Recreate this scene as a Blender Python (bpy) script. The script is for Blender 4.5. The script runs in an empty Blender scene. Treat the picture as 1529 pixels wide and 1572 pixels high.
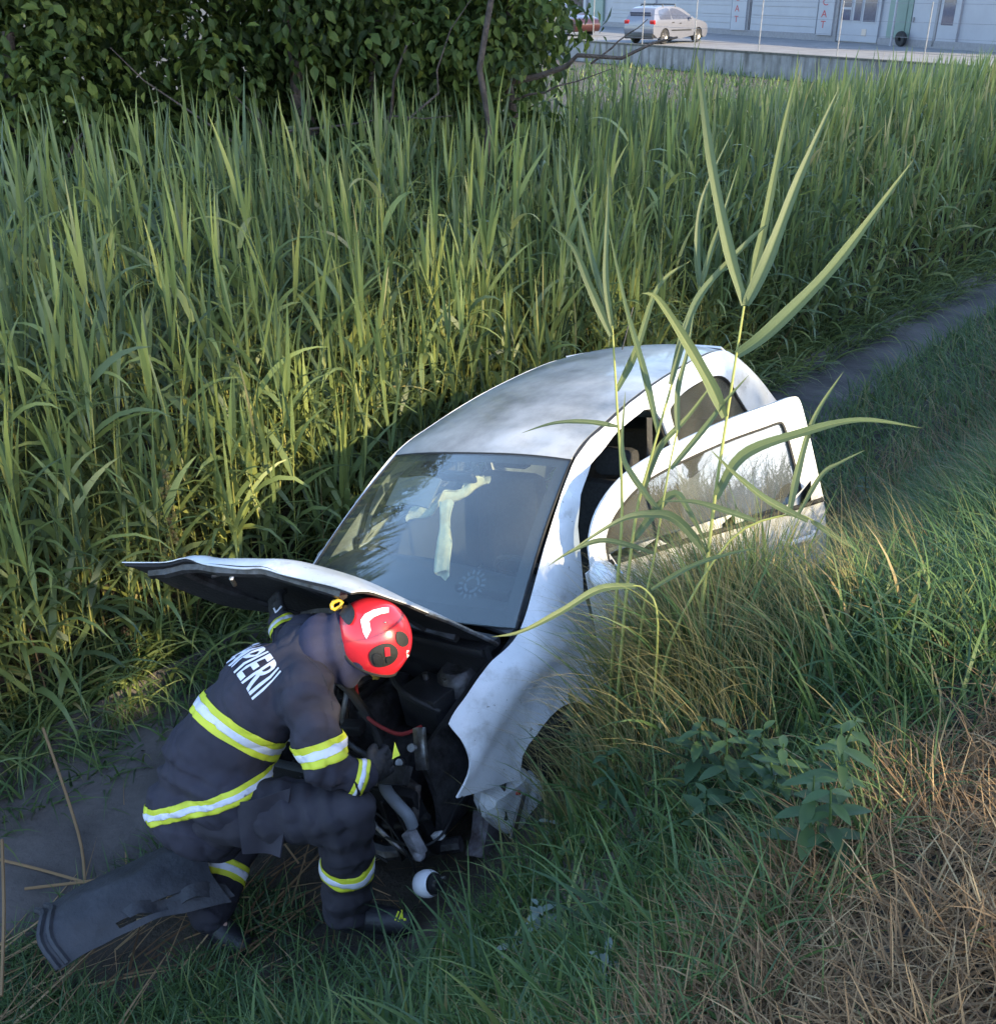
import bpy, bmesh, math, random
import numpy as np
from mathutils import Vector, Matrix, noise
from mathutils.bvhtree import BVHTree
from mathutils.geometry import delaunay_2d_cdt

SC = bpy.context.scene
COL = SC.collection
R = math.radians
random.seed(5)
RNG = np.random.default_rng(11)

# ------------------------------------------------------------------ camera, sky, sun, exposure
CAM = np.array([0.0, 0.0, 1.7])
PITCH = R(26.7)
cd = bpy.data.cameras.new('camera')
co = bpy.data.objects.new('camera', cd)
COL.objects.link(co)
cd.sensor_fit = 'HORIZONTAL'
cd.sensor_width = 36.0
cd.lens = 36.0 * 1600.0 / 1529.0
cd.clip_start = 0.05
cd.clip_end = 1500
co.location = CAM
co.rotation_euler = (R(90) - PITCH, 0, 0)
SC.camera = co

SUN_EL = R(26)
SUN_DIR = Vector((0.72, -0.69, 0)).normalized() * math.cos(SUN_EL) + Vector((0, 0, math.sin(SUN_EL)))
w = bpy.data.worlds.new('World')
SC.world = w
w.use_nodes = True
nt = w.node_tree
bg = nt.nodes['Background']
sky = nt.nodes.new('ShaderNodeTexSky')
sky.sky_type = 'NISHITA'
sky.sun_disc = False
sky.sun_elevation = SUN_EL
sky.sun_rotation = math.atan2(SUN_DIR.x, SUN_DIR.y)
sky.air_density = 1.0
sky.dust_density = 0.7
sky.ozone_density = 2.0
nt.links.new(sky.outputs[0], bg.inputs[0])
bg.inputs[1].default_value = 0.15
sl = bpy.data.lights.new('sun', 'SUN')
sl.energy = 2.3
sl.angle = R(1.0)
sl.color = (1.0, 0.82, 0.50)
so = bpy.data.objects.new('sun', sl)
COL.objects.link(so)
so.rotation_euler = SUN_DIR.to_track_quat('Z', 'Y').to_euler()
so.location = (14, -13, 12)
SC.view_settings.view_transform = 'Standard'
SC.view_settings.look = 'None'
SC.view_settings.exposure = 2.3
SC.view_settings.gamma = 1.0
SC.view_settings.use_curve_mapping = False

# ------------------------------------------------------------------ materials
def nodes_of(m):
    m.use_nodes = True
    return m.node_tree, m.node_tree.nodes['Principled BSDF']

MATS = {}
def mat(name, col, rough=0.6, metal=0.0, var=0.0, scale=8.0, bump=0.0, bscale=40.0, col2=None, coat=0.0, spec=0.5, detail=5.0):
    if name in MATS:
        return MATS[name]
    m = bpy.data.materials.new(name)
    t, b = nodes_of(m)
    L = t.links
    b.inputs['Roughness'].default_value = rough
    b.inputs['Metallic'].default_value = metal
    b.inputs['Specular IOR Level'].default_value = spec
    b.inputs['Coat Weight'].default_value = coat
    b.inputs['Coat Roughness'].default_value = 0.06
    tc = t.nodes.new('ShaderNodeTexCoord')
    n = t.nodes.new('ShaderNodeTexNoise')
    n.inputs['Scale'].default_value = scale
    n.inputs['Detail'].default_value = detail
    n.inputs['Roughness'].default_value = 0.65
    L.new(tc.outputs['Object'], n.inputs['Vector'])
    r = t.nodes.new('ShaderNodeValToRGB')
    c2 = col2 if col2 else tuple(max(0, c * (1 - var)) for c in col)
    r.color_ramp.elements[0].color = (*c2, 1)
    r.color_ramp.elements[0].position = 0.32
    r.color_ramp.elements[1].color = (*col, 1)
    r.color_ramp.elements[1].position = 0.62
    L.new(n.outputs['Fac'], r.inputs[0])
    L.new(r.outputs[0], b.inputs['Base Color'])
    if bump > 0:
        n2 = t.nodes.new('ShaderNodeTexNoise')
        n2.inputs['Scale'].default_value = bscale
        n2.inputs['Detail'].default_value = 6
        L.new(tc.outputs['Object'], n2.inputs['Vector'])
        bp = t.nodes.new('ShaderNodeBump')
        bp.inputs['Strength'].default_value = bump
        bp.inputs['Distance'].default_value = 0.02
        L.new(n2.outputs['Fac'], bp.inputs['Height'])
        L.new(bp.outputs[0], b.inputs['Normal'])
    MATS[name] = m
    return m

def leaf_mat(name, stops, trans=0.35, rough=0.5, rnd=0.3, spec=0.35, wscale=0.9):
    """foliage: colour from the 'tint' attribute, object random and a slow noise; part of the light passes through"""
    m = bpy.data.materials.new(name)
    t, b = nodes_of(m)
    L = t.links
    at = t.nodes.new('ShaderNodeAttribute'); at.attribute_name = 'tint'
    oi = t.nodes.new('ShaderNodeObjectInfo')
    tc = t.nodes.new('ShaderNodeNewGeometry')
    n = t.nodes.new('ShaderNodeTexNoise'); n.inputs['Scale'].default_value = wscale; n.inputs['Detail'].default_value = 3
    L.new(tc.outputs['Position'], n.inputs['Vector'])
    a1 = t.nodes.new('ShaderNodeMath'); a1.operation = 'MULTIPLY_ADD'
    a1.inputs[1].default_value = rnd; L.new(oi.outputs['Random'], a1.inputs[0]); L.new(at.outputs['Fac'], a1.inputs[2])
    a2 = t.nodes.new('ShaderNodeMath'); a2.operation = 'MULTIPLY_ADD'
    a2.inputs[1].default_value = 0.5; L.new(n.outputs['Fac'], a2.inputs[0]); L.new(a1.outputs[0], a2.inputs[2])
    a3 = t.nodes.new('ShaderNodeMath'); a3.operation = 'SUBTRACT'
    a3.inputs[1].default_value = 0.25 + rnd * 0.5; L.new(a2.outputs[0], a3.inputs[0])
    r = t.nodes.new('ShaderNodeValToRGB')
    cr = r.color_ramp
    while len(cr.elements) < len(stops): cr.elements.new(0.5)
    for e, (p, c) in zip(cr.elements, stops):
        e.position = p; e.color = (*c, 1)
    L.new(a3.outputs[0], r.inputs[0])
    L.new(r.outputs[0], b.inputs['Base Color'])
    b.inputs['Roughness'].default_value = rough
    b.inputs['Specular IOR Level'].default_value = spec
    tr = t.nodes.new('ShaderNodeBsdfTranslucent')
    hs = t.nodes.new('ShaderNodeHueSaturation'); hs.inputs['Value'].default_value = 1.5; hs.inputs['Hue'].default_value = 0.485
    L.new(r.outputs[0], hs.inputs['Color']); L.new(hs.outputs[0], tr.inputs[0])
    mx = t.nodes.new('ShaderNodeMixShader'); mx.inputs[0].default_value = trans
    L.new(b.outputs[0], mx.inputs[1]); L.new(tr.outputs[0], mx.inputs[2])
    L.new(mx.outputs[0], t.nodes['Material Output'].inputs[0])
    MATS[name] = m
    return m

def glass_mat(name, tint=(0.90, 0.95, 0.92), dark=0.5, dirt=0.06, refl=0.045):
    m = bpy.data.materials.new(name)
    t, b = nodes_of(m)
    L = t.links
    t.nodes.remove(b)
    tr = t.nodes.new('ShaderNodeBsdfTransparent'); tr.inputs[0].default_value = (*[c * dark for c in tint], 1)
    gl = t.nodes.new('ShaderNodeBsdfGlossy'); gl.inputs['Roughness'].default_value = 0.02
    df = t.nodes.new('ShaderNodeBsdfDiffuse'); df.inputs[0].default_value = (0.55, 0.55, 0.52, 1)
    lw = t.nodes.new('ShaderNodeLayerWeight'); lw.inputs['Blend'].default_value = 0.5
    pw = t.nodes.new('ShaderNodeMath'); pw.operation = 'POWER'; pw.inputs[1].default_value = 4.0
    ma = t.nodes.new('ShaderNodeMath'); ma.operation = 'MULTIPLY_ADD'; ma.inputs[1].default_value = 0.9; ma.inputs[2].default_value = refl
    L.new(lw.outputs['Facing'], pw.inputs[0]); L.new(pw.outputs[0], ma.inputs[0])
    mx = t.nodes.new('ShaderNodeMixShader')
    L.new(ma.outputs[0], mx.inputs[0]); L.new(tr.outputs[0], mx.inputs[1]); L.new(gl.outputs[0], mx.inputs[2])
    n = t.nodes.new('ShaderNodeTexNoise'); n.inputs['Scale'].default_value = 3.0; n.inputs['Detail'].default_value = 8
    tc = t.nodes.new('ShaderNodeTexCoord'); L.new(tc.outputs['Object'], n.inputs['Vector'])
    mu = t.nodes.new('ShaderNodeMath'); mu.operation = 'MULTIPLY'; mu.inputs[1].default_value = dirt * 2
    L.new(n.outputs['Fac'], mu.inputs[0])
    m2 = t.nodes.new('ShaderNodeMixShader')
    L.new(mu.outputs[0], m2.inputs[0]); L.new(mx.outputs[0], m2.inputs[1]); L.new(df.outputs[0], m2.inputs[2])
    L.new(m2.outputs[0], t.nodes['Material Output'].inputs[0])
    MATS[name] = m
    return m

PAINT = mat('white_paint', (0.74, 0.74, 0.75), 0.34, 0, scale=2.2, col2=(0.54, 0.535, 0.525), coat=0.5, detail=10)
# splashes of mud and fine scratches on the white paint
_t, _b = PAINT.node_tree, PAINT.node_tree.nodes['Principled BSDF']
_tc = _t.nodes.new('ShaderNodeTexCoord')
def _layer(scale, lo, hi, col, detail=8, stretch=None):
    n = _t.nodes.new('ShaderNodeTexNoise'); n.inputs['Scale'].default_value = scale; n.inputs['Detail'].default_value = detail; n.inputs['Roughness'].default_value = .7
    if stretch:
        m_ = _t.nodes.new('ShaderNodeMapping'); m_.inputs['Scale'].default_value = stretch; m_.inputs['Rotation'].default_value = (0.5, 0.2, 0.4)
        _t.links.new(_tc.outputs['Object'], m_.inputs[0]); _t.links.new(m_.outputs[0], n.inputs['Vector'])
    else: _t.links.new(_tc.outputs['Object'], n.inputs['Vector'])
    r = _t.nodes.new('ShaderNodeValToRGB'); r.color_ramp.elements[0].position = lo; r.color_ramp.elements[0].color = (0, 0, 0, 1); r.color_ramp.elements[1].position = hi; r.color_ramp.elements[1].color = (1, 1, 1, 1)
    _t.links.new(n.outputs['Fac'], r.inputs[0])
    mx = _t.nodes.new('ShaderNodeMix'); mx.data_type = 'RGBA'
    src = _b.inputs['Base Color'].links[0].from_socket
    _t.links.new(r.outputs[0], mx.inputs[0]); _t.links.new(src, mx.inputs[6]); mx.inputs[7].default_value = (*col, 1)
    _t.links.new(mx.outputs[2], _b.inputs['Base Color'])
_layer(5.5, .54, .80, (.30, .27, .23), 10)
_layer(38, .665, .70, (.22, .20, .18), 4)
_layer(9, .66, .69, (.36, .35, .34), 6, (1, 14, 3))
ROOFP = mat('dusty_sky_grey_roof_paint', (0.40, 0.40, 0.40), 0.36, 0, scale=2.6, col2=(0.16, 0.165, 0.165), coat=0.4, detail=9)  # darker than the body: dust plus a grey painted for sky reflection
BLACKP = mat('black_plastic', (0.018, 0.018, 0.02), 0.5, var=0.4, bump=0.15, bscale=120)
RUBBER = mat('rubber', (0.012, 0.012, 0.013), 0.7, var=0.3, bump=0.1)
DARKMET = mat('dark_metal', (0.085, 0.083, 0.09), 0.42, 0.5, col2=(0.025, 0.022, 0.02), scale=14, bump=0.2)
STEEL = mat('steel', (0.35, 0.35, 0.36), 0.35, 0.9, col2=(0.15, 0.12, 0.1), scale=20)
LINER = mat('bonnet_liner', (0.015, 0.014, 0.016), 0.75, var=0.5, scale=10, bump=0.3, bscale=60)
GLASS = glass_mat('window_glass', dark=0.62, dirt=0.08, refl=0.12)
WGLASS = glass_mat('windscreen_glass', dark=1.0, dirt=0.03, refl=0.10)
CLOTHG = mat('seat_cloth', (0.05, 0.05, 0.055), 0.9, var=0.4, scale=60, bump=0.2, bscale=200)
CREAM = mat('cream_cloth', (0.78, 0.70, 0.46), 0.8, col2=(0.55, 0.48, 0.3), scale=9, bump=0.5, bscale=25)
GREYT = mat('grey_trim', (0.30, 0.31, 0.33), 0.8, var=0.2)
REDL = mat('red_lens', (0.45, 0.02, 0.02), 0.2, var=0.2)
TANKM = mat('milky_plastic', (0.74, 0.76, 0.77), 0.4, col2=(0.42, 0.42, 0.42), scale=9, detail=8)

# ------------------------------------------------------------------ object helpers
def tag(o, label=None, cat=None, group=None, kind=None):
    if label: o['label'] = label
    if cat: o['category'] = cat
    if group: o['group'] = group
    if kind: o['kind'] = kind
    return o

def empty(name, loc=(0, 0, 0), **k):
    o = bpy.data.objects.new(name, None)
    o.location = loc
    COL.objects.link(o)
    return tag(o, **k)

def mesh_data(name, V, F, mats, smooth=True, sharp=40, fmat=None):
    me = bpy.data.meshes.new(name)
    me.from_pydata([tuple(map(float, v)) for v in V], [], [tuple(map(int, f)) for f in F])
    for m in (mats if isinstance(mats, (list, tuple)) else [mats]): me.materials.append(m)
    if fmat is not None: me.polygons.foreach_set('material_index', fmat)
    if smooth:
        me.polygons.foreach_set('use_smooth', [True] * len(me.polygons))
        if sharp: me.set_sharp_from_angle(angle=R(sharp))
    me.update()
    return me

def link(name, me, parent=None, mw=None):
    o = bpy.data.objects.new(name, me)
    COL.objects.link(o)
    if parent is not None: o.parent = parent
    if mw is not None: o.matrix_basis = mw
    return o

def obj(name, V, F, m, parent=None, smooth=True, sharp=40, mw=None):
    return link(name, mesh_data(name, V, F, m, smooth, sharp), parent, mw)

class MB:
    """collects primitive shapes into one mesh"""
    def __init__(s): s.V = []; s.F = []
    def add(s, V, F):
        n = len(s.V)
        s.V += [tuple(v) for v in V]
        s.F += [tuple(i + n for i in f) for f in F]
        return s
    def box(s, c, size, rot=None, bev=0.0):
        bm = bmesh.new()
        bmesh.ops.create_cube(bm, size=1.0)
        bmesh.ops.scale(bm, vec=Vector(size), verts=bm.verts)
        if bev > 0: bmesh.ops.bevel(bm, geom=bm.edges[:], offset=bev, segments=2, affect='EDGES', profile=0.5)
        M = Matrix.Translation(Vector(c)) @ (rot.to_4x4() if rot is not None else Matrix())
        bmesh.ops.transform(bm, matrix=M, verts=bm.verts)
        bm.verts.index_update()
        s.add([v.co[:] for v in bm.verts], [[v.index for v in f.verts] for f in bm.faces])
        bm.free(); return s
    def tube(s, pts, r, n=8, caps=True):
        pts = [Vector(p) for p in pts]
        rs = r if isinstance(r, (list, tuple)) else [r] * len(pts)
        V = []; F = []
        up = None
        for i, p in enumerate(pts):
            d = (pts[min(i + 1, len(pts) - 1)] - pts[max(i - 1, 0)])
            if d.length < 1e-9: d = Vector((0, 0, 1))
            d.normalize()
            if up is None:
                a = Vector((0, 0, 1)) if abs(d.z) < 0.9 else Vector((1, 0, 0))
                up = d.cross(a).normalized()
            up = (up - d * up.dot(d))
            if up.length < 1e-6: up = d.orthogonal()
            up.normalize()
            b = d.cross(up)
            for k in range(n):
                a = 2 * math.pi * k / n
                V.append(p + (up * math.cos(a) + b * math.sin(a)) * rs[i])
        for i in range(len(pts) - 1):
            for k in range(n):
                F.append((i * n + k, i * n + (k + 1) % n, (i + 1) * n + (k + 1) % n, (i + 1) * n + k))
        if caps:
            F.append(tuple(range(n - 1, -1, -1)))
            F.append(tuple((len(pts) - 1) * n + k for k in range(n)))
        return s.add(V, F)
    def ell(s, c, r, rot=None, nu=16, nv=10):
        V = [Vector((0, 0, 1))]; F = []
        for j in range(1, nv):
            th = math.pi * j / nv
            for i in range(nu):
                ph = 2 * math.pi * i / nu
                V.append(Vector((math.sin(th) * math.cos(ph), math.sin(th) * math.sin(ph), math.cos(th))))
        V.append(Vector((0, 0, -1)))
        for i in range(nu): F.append((0, 1 + i, 1 + (i + 1) % nu))
        for j in range(nv - 2):
            for i in range(nu):
                a = 1 + j * nu
                F.append((a + i, a + nu + i, a + nu + (i + 1) % nu, a + (i + 1) % nu))
        a = 1 + (nv - 2) * nu
        for i in range(nu): F.append((a + i, len(V) - 1, a + (i + 1) % nu))
        rv = Vector(r) if not isinstance(r, (int, float)) else Vector((r, r, r))
        V = [Vector((v.x * rv.x, v.y * rv.y, v.z * rv.z)) for v in V]
        if rot is not None: V = [rot @ v for v in V]
        return s.add([Vector(c) + v for v in V], F)
    def lathe(s, prof, M=None, n=24):
        """prof: (radius, z) pairs round the local z axis"""
        V = []; F = []
        for (r, z) in prof:
            for k in range(n):
                a = 2 * math.pi * k / n
                v = Vector((r * math.cos(a), r * math.sin(a), z))
                V.append(M @ v if M is not None else v)
        for i in range(len(prof) - 1):
            for k in range(n):
                F.append((i * n + k, i * n + (k + 1) % n, (i + 1) * n + (k + 1) % n, (i + 1) * n + k))
        return s.add(V, F)
    def cone(s, a, b, ra, rb, n=14):
        """closed tapered capsule between two points"""
        a = Vector(a); b = Vector(b)
        d = (b - a)
        L = d.length
        if L < 1e-6: return s.ell(a, ra)
        q = d.normalized().to_track_quat('Z', 'Y').to_matrix()
        prof = []
        for i in range(6):
            th = math.pi / 2 * (1 - i / 6.0)
            prof.append((max(1e-3, ra * math.cos(th)), -ra * math.sin(th)))
        prof += [(ra, 0)]
        prof += [(rb, L)]
        for i in range(1, 7):
            th = math.pi / 2 * (i / 6.0)
            prof.append((max(1e-3, rb * math.cos(th)), L + rb * math.sin(th)))
        M = Matrix.Translation(a) @ q.to_4x4()
        n0 = len(s.V)
        s.lathe(prof, M, n)
        s.F.append(tuple(n0 + k for k in range(n - 1, -1, -1)))
        s.F.append(tuple(n0 + (len(prof) - 1) * n + k for k in range(n)))
        return s
    def data(s, name, m, smooth=True, sharp=40):
        me = mesh_data(name, s.V, s.F, m, smooth, sharp)
        return me
    def build(s, name, m, parent=None, smooth=True, sharp=40, mw=None):
        return link(name, s.data(name, m, smooth, sharp), parent, mw)

def copy_tree(o, parent=None):
    c = o.copy(); COL.objects.link(c)
    if parent is not None: c.parent = parent
    for ch in list(o.children): copy_tree(ch, c)
    return c

def cr(pts, n=6, closed=False):
    """Catmull-Rom through points (any dimension)"""
    P = [np.array(p, float) for p in pts]
    out = []
    N = len(P)
    rng = range(N if closed else N - 1)
    for i in rng:
        if closed: a, b, c, d = P[(i - 1) % N], P[i], P[(i + 1) % N], P[(i + 2) % N]
        else: a, b, c, d = P[max(i - 1, 0)], P[i], P[i + 1], P[min(i + 2, N - 1)]
        for k in range(n):
            t = k / n
            out.append(0.5 * ((2 * b) + (-a + c) * t + (2 * a - 5 * b + 4 * c - d) * t * t + (-a + 3 * b - 3 * c + d) * t ** 3))
    if not closed: out.append(P[-1])
    return [tuple(p) for p in out]

def inpoly(x, y, poly):
    c = False
    j = len(poly) - 1
    for i in range(len(poly)):
        xi, yi = poly[i][:2]; xj, yj = poly[j][:2]
        if (yi > y) != (yj > y) and x < (xj - xi) * (y - yi) / (yj - yi) + xi: c = not c
        j = i
    return c

def resamp(poly, h):
    out = []
    N = len(poly)
    for i in range(N):
        a = np.array(poly[i], float); b = np.array(poly[(i + 1) % N], float)
        k = max(1, int(np.linalg.norm(b - a) / h))
        for j in range(k): out.append(tuple(a + (b - a) * j / k))
    return out

def panel2d(outline, holes=(), h=0.05):
    """triangulated flat panel (2D verts, faces) with holes and an inner grid"""
    loops = [resamp(outline, h)] + [resamp(q, h) for q in holes]
    V = []; E = []
    for lp in loops:
        n = len(V)
        V += lp
        E += [(n + i, n + (i + 1) % len(lp)) for i in range(len(lp))]
    B = np.array(V)
    lo = B.min(0); hi = B.max(0)
    y = lo[1] + h
    row = 0
    while y < hi[1]:
        x = lo[0] + h * (0.5 + 0.5 * (row % 2))
        while x < hi[0]:
            if inpoly(x, y, loops[0]) and not any(inpoly(x, y, q) for q in loops[1:]):
                if np.min(np.hypot(B[:, 0] - x, B[:, 1] - y)) > h * 0.55: V.append((x, y))
            x += h
        y += h * 0.87; row += 1
    vo, eo, fo, _, _, _ = delaunay_2d_cdt([Vector(v) for v in V], E, [], 0, 1e-6)
    F = []
    for f in fo:
        c = sum((vo[i] for i in f), Vector((0, 0))) / len(f)
        if inpoly(c.x, c.y, loops[0]) and not any(inpoly(c.x, c.y, q) for q in loops[1:]): F.append(tuple(f))
    return [(v.x, v.y) for v in vo], F

def thicken(V, F, t, flip=False):
    bm = bmesh.new()
    vs = [bm.verts.new(v) for v in V]
    for f in F:
        try: bm.faces.new([vs[i] for i in (f[::-1] if flip else f)])
        except ValueError: pass
    for v in [v for v in bm.verts if not v.link_faces]: bm.verts.remove(v)
    bm.normal_update()
    bmesh.ops.solidify(bm, geom=bm.faces[:], thickness=t)
    bmesh.ops.recalc_face_normals(bm, faces=bm.faces)
    bm.verts.index_update()
    o = ([v.co[:] for v in bm.verts], [[v.index for v in f.verts] for f in bm.faces])
    bm.free()
    return o

def grid(nu, nv, fn):
    V = [fn(i / (nu - 1), j / (nv - 1)) for j in range(nv) for i in range(nu)]
    F = [(j * nu + i, j * nu + i + 1, (j + 1) * nu + i + 1, (j + 1) * nu + i) for j in range(nv - 1) for i in range(nu - 1)]
    return V, F

def text_mesh(s, size=1.0):
    cu = bpy.data.curves.new('lettering', 'FONT')
    cu.body = s; cu.size = size; cu.offset = 0.02 if len(s) > 3 else 0.0; cu.resolution_u = 3
    o = bpy.data.objects.new('lettering', cu)
    me = bpy.data.meshes.new_from_object(o)
    V = [v.co[:] for v in me.vertices]; F = [tuple(p.vertices) for p in me.polygons]
    bpy.data.objects.remove(o); bpy.data.curves.remove(cu); bpy.data.meshes.remove(me)
    return V, F

# ------------------------------------------------------------------ ground, ditch, lot
D_AX = np.array([0.675, 0.738]); N_AX = np.array([-0.738, 0.675])
def sd_xy(s, d): return s * N_AX + d * D_AX
def xy_sd(x, y): return x * N_AX[0] + y * N_AX[1], x * D_AX[0] + y * D_AX[1]
PROF = [(-40, 0.15), (-8, 0.12), (-2, 0.05), (0.3, 0.0), (0.7, -0.16), (1.2, -0.72), (1.6, -1.18), (2.0, -1.52), (2.4, -1.74), (2.9, -1.84), (3.5, -1.95), (3.75, -1.98), (4.7, -1.98), (4.95, -1.9), (5.6, -1.5), (6.5, -1.15), (8, -1.05), (12, -1.3), (60, -1.3), (400, -1.3)]
PS = np.array([p[0] for p in PROF]); PZ = np.array([p[1] for p in PROF])
def gz_s(s): return np.interp(s, PS, PZ)
def vnoise(x, y, f, seed=0.0): return noise.noise(Vector((x * f + seed, y * f - seed, seed * 0.37)))
def gz(x, y):
    s, d = xy_sd(x, y)
    sh = float(np.interp(d, [2.4, 2.9, 3.6, 7.5, 10, 14], [0, .30, .10, .2, .7, 1.15])) if s < 4.5 else 0.0
    z = float(gz_s(s - sh)) if s < 4.2 else float(gz_s(s))
    bw = float(np.interp(d, [1.8, 2.45, 2.75, 3.1], [0, .52, .34, .04]))
    z += bw * math.exp(-((s - 1.45) / .42) ** 2)
    amp = 0.05 if (s < 3.6 or s > 4.8) else 0.008
    return z + amp * vnoise(x, y, 0.9, 3.1) + 0.4 * amp * vnoise(x, y, 3.3, 7.7)
def gzv(x, y):
    return np.array([gz(a, b) for a, b in zip(x, y)])

SOIL = mat('soil', (0.055, 0.044, 0.032), 0.95, col2=(0.026, 0.022, 0.017), scale=5, bump=0.8, bscale=30, detail=10)
CONC = mat('ditch_concrete', (0.11, 0.096, 0.09), 0.9, col2=(0.028, 0.024, 0.022), scale=1.1, bump=0.5, bscale=25, detail=10)
ss = np.unique(np.concatenate([np.array([-300, -120, -60, -30, -15, -8, -5, -3, -2, -1.2, -0.6]), np.arange(-0.4, 9, 0.2), np.array([9.5, 10, 11, 12.5, 15, 19, 25, 35, 60, 120, 300])]))
dd = np.unique(np.concatenate([np.array([-300, -120, -60, -30, -18, -12, -8]), np.arange(-6, 16, 0.25), np.array([16.5, 17, 18, 19, 20, 22, 24, 27, 30, 35, 40, 50, 65, 90, 140, 300])]))
V = []
for s in ss:
    for d in dd:
        x, y = sd_xy(s, d)
        V.append((x, y, gz(x, y)))
nd = len(dd)
F = [(i * nd + j, i * nd + j + 1, (i + 1) * nd + j + 1, (i + 1) * nd + j) for i in range(len(ss) - 1) for j in range(nd - 1)]
ground = tag(obj('ground', V, F, SOIL, sharp=None), kind='structure', label='soil banks of the roadside ditch')

# concrete floor of the ditch: one long thin slab under silt
def bed_fn(u, v):
    d = -14 + 56 * u
    s = 3.64 + (4.80 - 3.64) * v + .05 * vnoise(d, v, .8, 2)
    x, y = sd_xy(s, d)
    edge = .10 * max(0, (v - .5) * 2 - .75) / .25 - .10 * max(0, (.5 - v) * 2 - .7) / .3
    return (x, y, -1.945 + edge + .018 * vnoise(x, y, 1.6, 1.0) + .008 * vnoise(x, y, 6, 2.0))
V, F = grid(281, 13, bed_fn)
V, F = thicken(V, F, -.05)
tag(obj('ditch_bed', V, F, CONC, sharp=50), kind='structure', label='muddy concrete floor of the ditch')

# forecourt behind the retaining wall
WA = np.array([2.92, 53.67]); WB = np.array([13.45, 36.82])
WD = (WB - WA) / np.linalg.norm(WB - WA)      # along the wall, towards the right of the view
WN = np.array([-WD[1], WD[0]])                # away from the camera
if WN[1] < 0: WN = -WN
ASPH = mat('forecourt_asphalt', (0.19, 0.185, 0.185), 0.9, col2=(0.13, 0.125, 0.13), scale=1.2, bump=0.3, bscale=60, detail=9)
def wp(t, n, z): 
    p = WA + WD * t + WN * n
    return (p[0], p[1], z)
T0, T1 = -40.0, 60.0
lot = MB()
Vb = [wp(T0, 0.26, -0.5), wp(T1, 0.26, -0.5), wp(T1, 60, -0.5), wp(T0, 60, -0.5)]
Vl = [(a, b, -1.3) for a, b, c in Vb]
lot.add(Vb + Vl, [(0, 1, 2, 3), (7, 6, 5, 4), (0, 4, 5, 1), (1, 5, 6, 2), (2, 6, 7, 3), (3, 7, 4, 0)])
tag(lot.build('forecourt', ASPH, smooth=False), kind='structure', label='grey asphalt forecourt in front of the building')

WALLM = mat('stained_concrete', (0.27, 0.262, 0.262), 0.9, col2=(0.15, 0.145, 0.14), scale=1.4, bump=0.4, bscale=20, detail=10)
t_, b_ = WALLM.node_tree, WALLM.node_tree.nodes['Principled BSDF']
# dark streaks running down the wall
st = t_.nodes.new('ShaderNodeTexNoise'); st.inputs['Scale'].default_value = 1.0; st.inputs['Detail'].default_value = 6
mp = t_.nodes.new('ShaderNodeMapping'); mp.inputs['Scale'].default_value = (3.5, 3.5, 0.35)
gx = t_.nodes.new('ShaderNodeTexCoord')
t_.links.new(gx.outputs['Object'], mp.inputs[0]); t_.links.new(mp.outputs[0], st.inputs['Vector'])
rr = t_.nodes.new('ShaderNodeValToRGB'); rr.color_ramp.elements[0].position = 0.35; rr.color_ramp.elements[0].color = (0.45, 0.43, 0.40, 1); rr.color_ramp.elements[1].position = 0.55
t_.links.new(st.outputs['Fac'], rr.inputs[0])
mm = t_.nodes.new('ShaderNodeMix'); mm.data_type = 'RGBA'; mm.blend_type = 'MULTIPLY'; mm.inputs[0].default_value = 1.0
old = b_.inputs['Base Color'].links[0].from_socket
t_.links.new(old, mm.inputs[6]); t_.links.new(rr.outputs[0], mm.inputs[7]); t_.links.new(mm.outputs[2], b_.inputs['Base Color'])
COPING = mat('mossy_coping', (0.10, 0.095, 0.085), 0.95, col2=(0.05, 0.05, 0.04), scale=6, bump=0.5)
wl = empty('retaining_wall', wp(10, 0, -1.1), label='low stained concrete retaining wall below the forecourt', cat='wall')
def slab_wd(mb, t0, t1, n0, n1, z0, z1, org):
    P = [wp(t0, n0, z0), wp(t1, n0, z0), wp(t1, n1, z0), wp(t0, n1, z0), wp(t0, n0, z1), wp(t1, n0, z1), wp(t1, n1, z1), wp(t0, n1, z1)]
    P = [tuple(np.array(p) - np.array(org)) for p in P]
    mb.add(P, [(0, 3, 2, 1), (4, 5, 6, 7), (0, 1, 5, 4), (1, 2, 6, 5), (2, 3, 7, 6), (3, 0, 4, 7)])
    return mb
wo = wp(10, 0, -1.1)
for k in range(-8, 12):
    slab_wd(MB(), k * 5 + 0.01, k * 5 + 4.99, 0.0, 0.25, -1.4, -0.50, wo).build('wall_panel', WALLM, wl, smooth=False)
    slab_wd(MB(), k * 5 + 0.005, k * 5 + 4.995, -0.02, 0.25, -0.497, -0.43, wo).build('coping', COPING, wl, smooth=False)

# wire fence on the wall
POSTM = mat('galvanised_post', (0.20, 0.205, 0.23), 0.5, 0.3, var=0.3)
fence = empty('wire_fence', wp(10, 0.12, -0.43), label='thin grey wire fence standing on the retaining wall', cat='fence')
fo_ = np.array(wp(10, 0.12, -0.43))
for t in [-8, -4.4, -0.9, 2.4, 5.9, 9.2, 12.8, 16.6, 20.2, 23.8]:
    p = np.array(wp(t, 0.12, -0.43)) - fo_
    MB().tube([p, p + [0, 0, 1.75]], 0.022, 8).build('post', POSTM, fence)
wires = MB()
for z in (0.25, 0.7, 1.15, 1.7):
    wires.tube([np.array(wp(-8, 0.12, -0.43 + z)) - fo_, np.array(wp(23.8, 0.12, -0.43 + z)) - fo_], 0.006, 4)
wires.build('wire', POSTM, fence)

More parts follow.
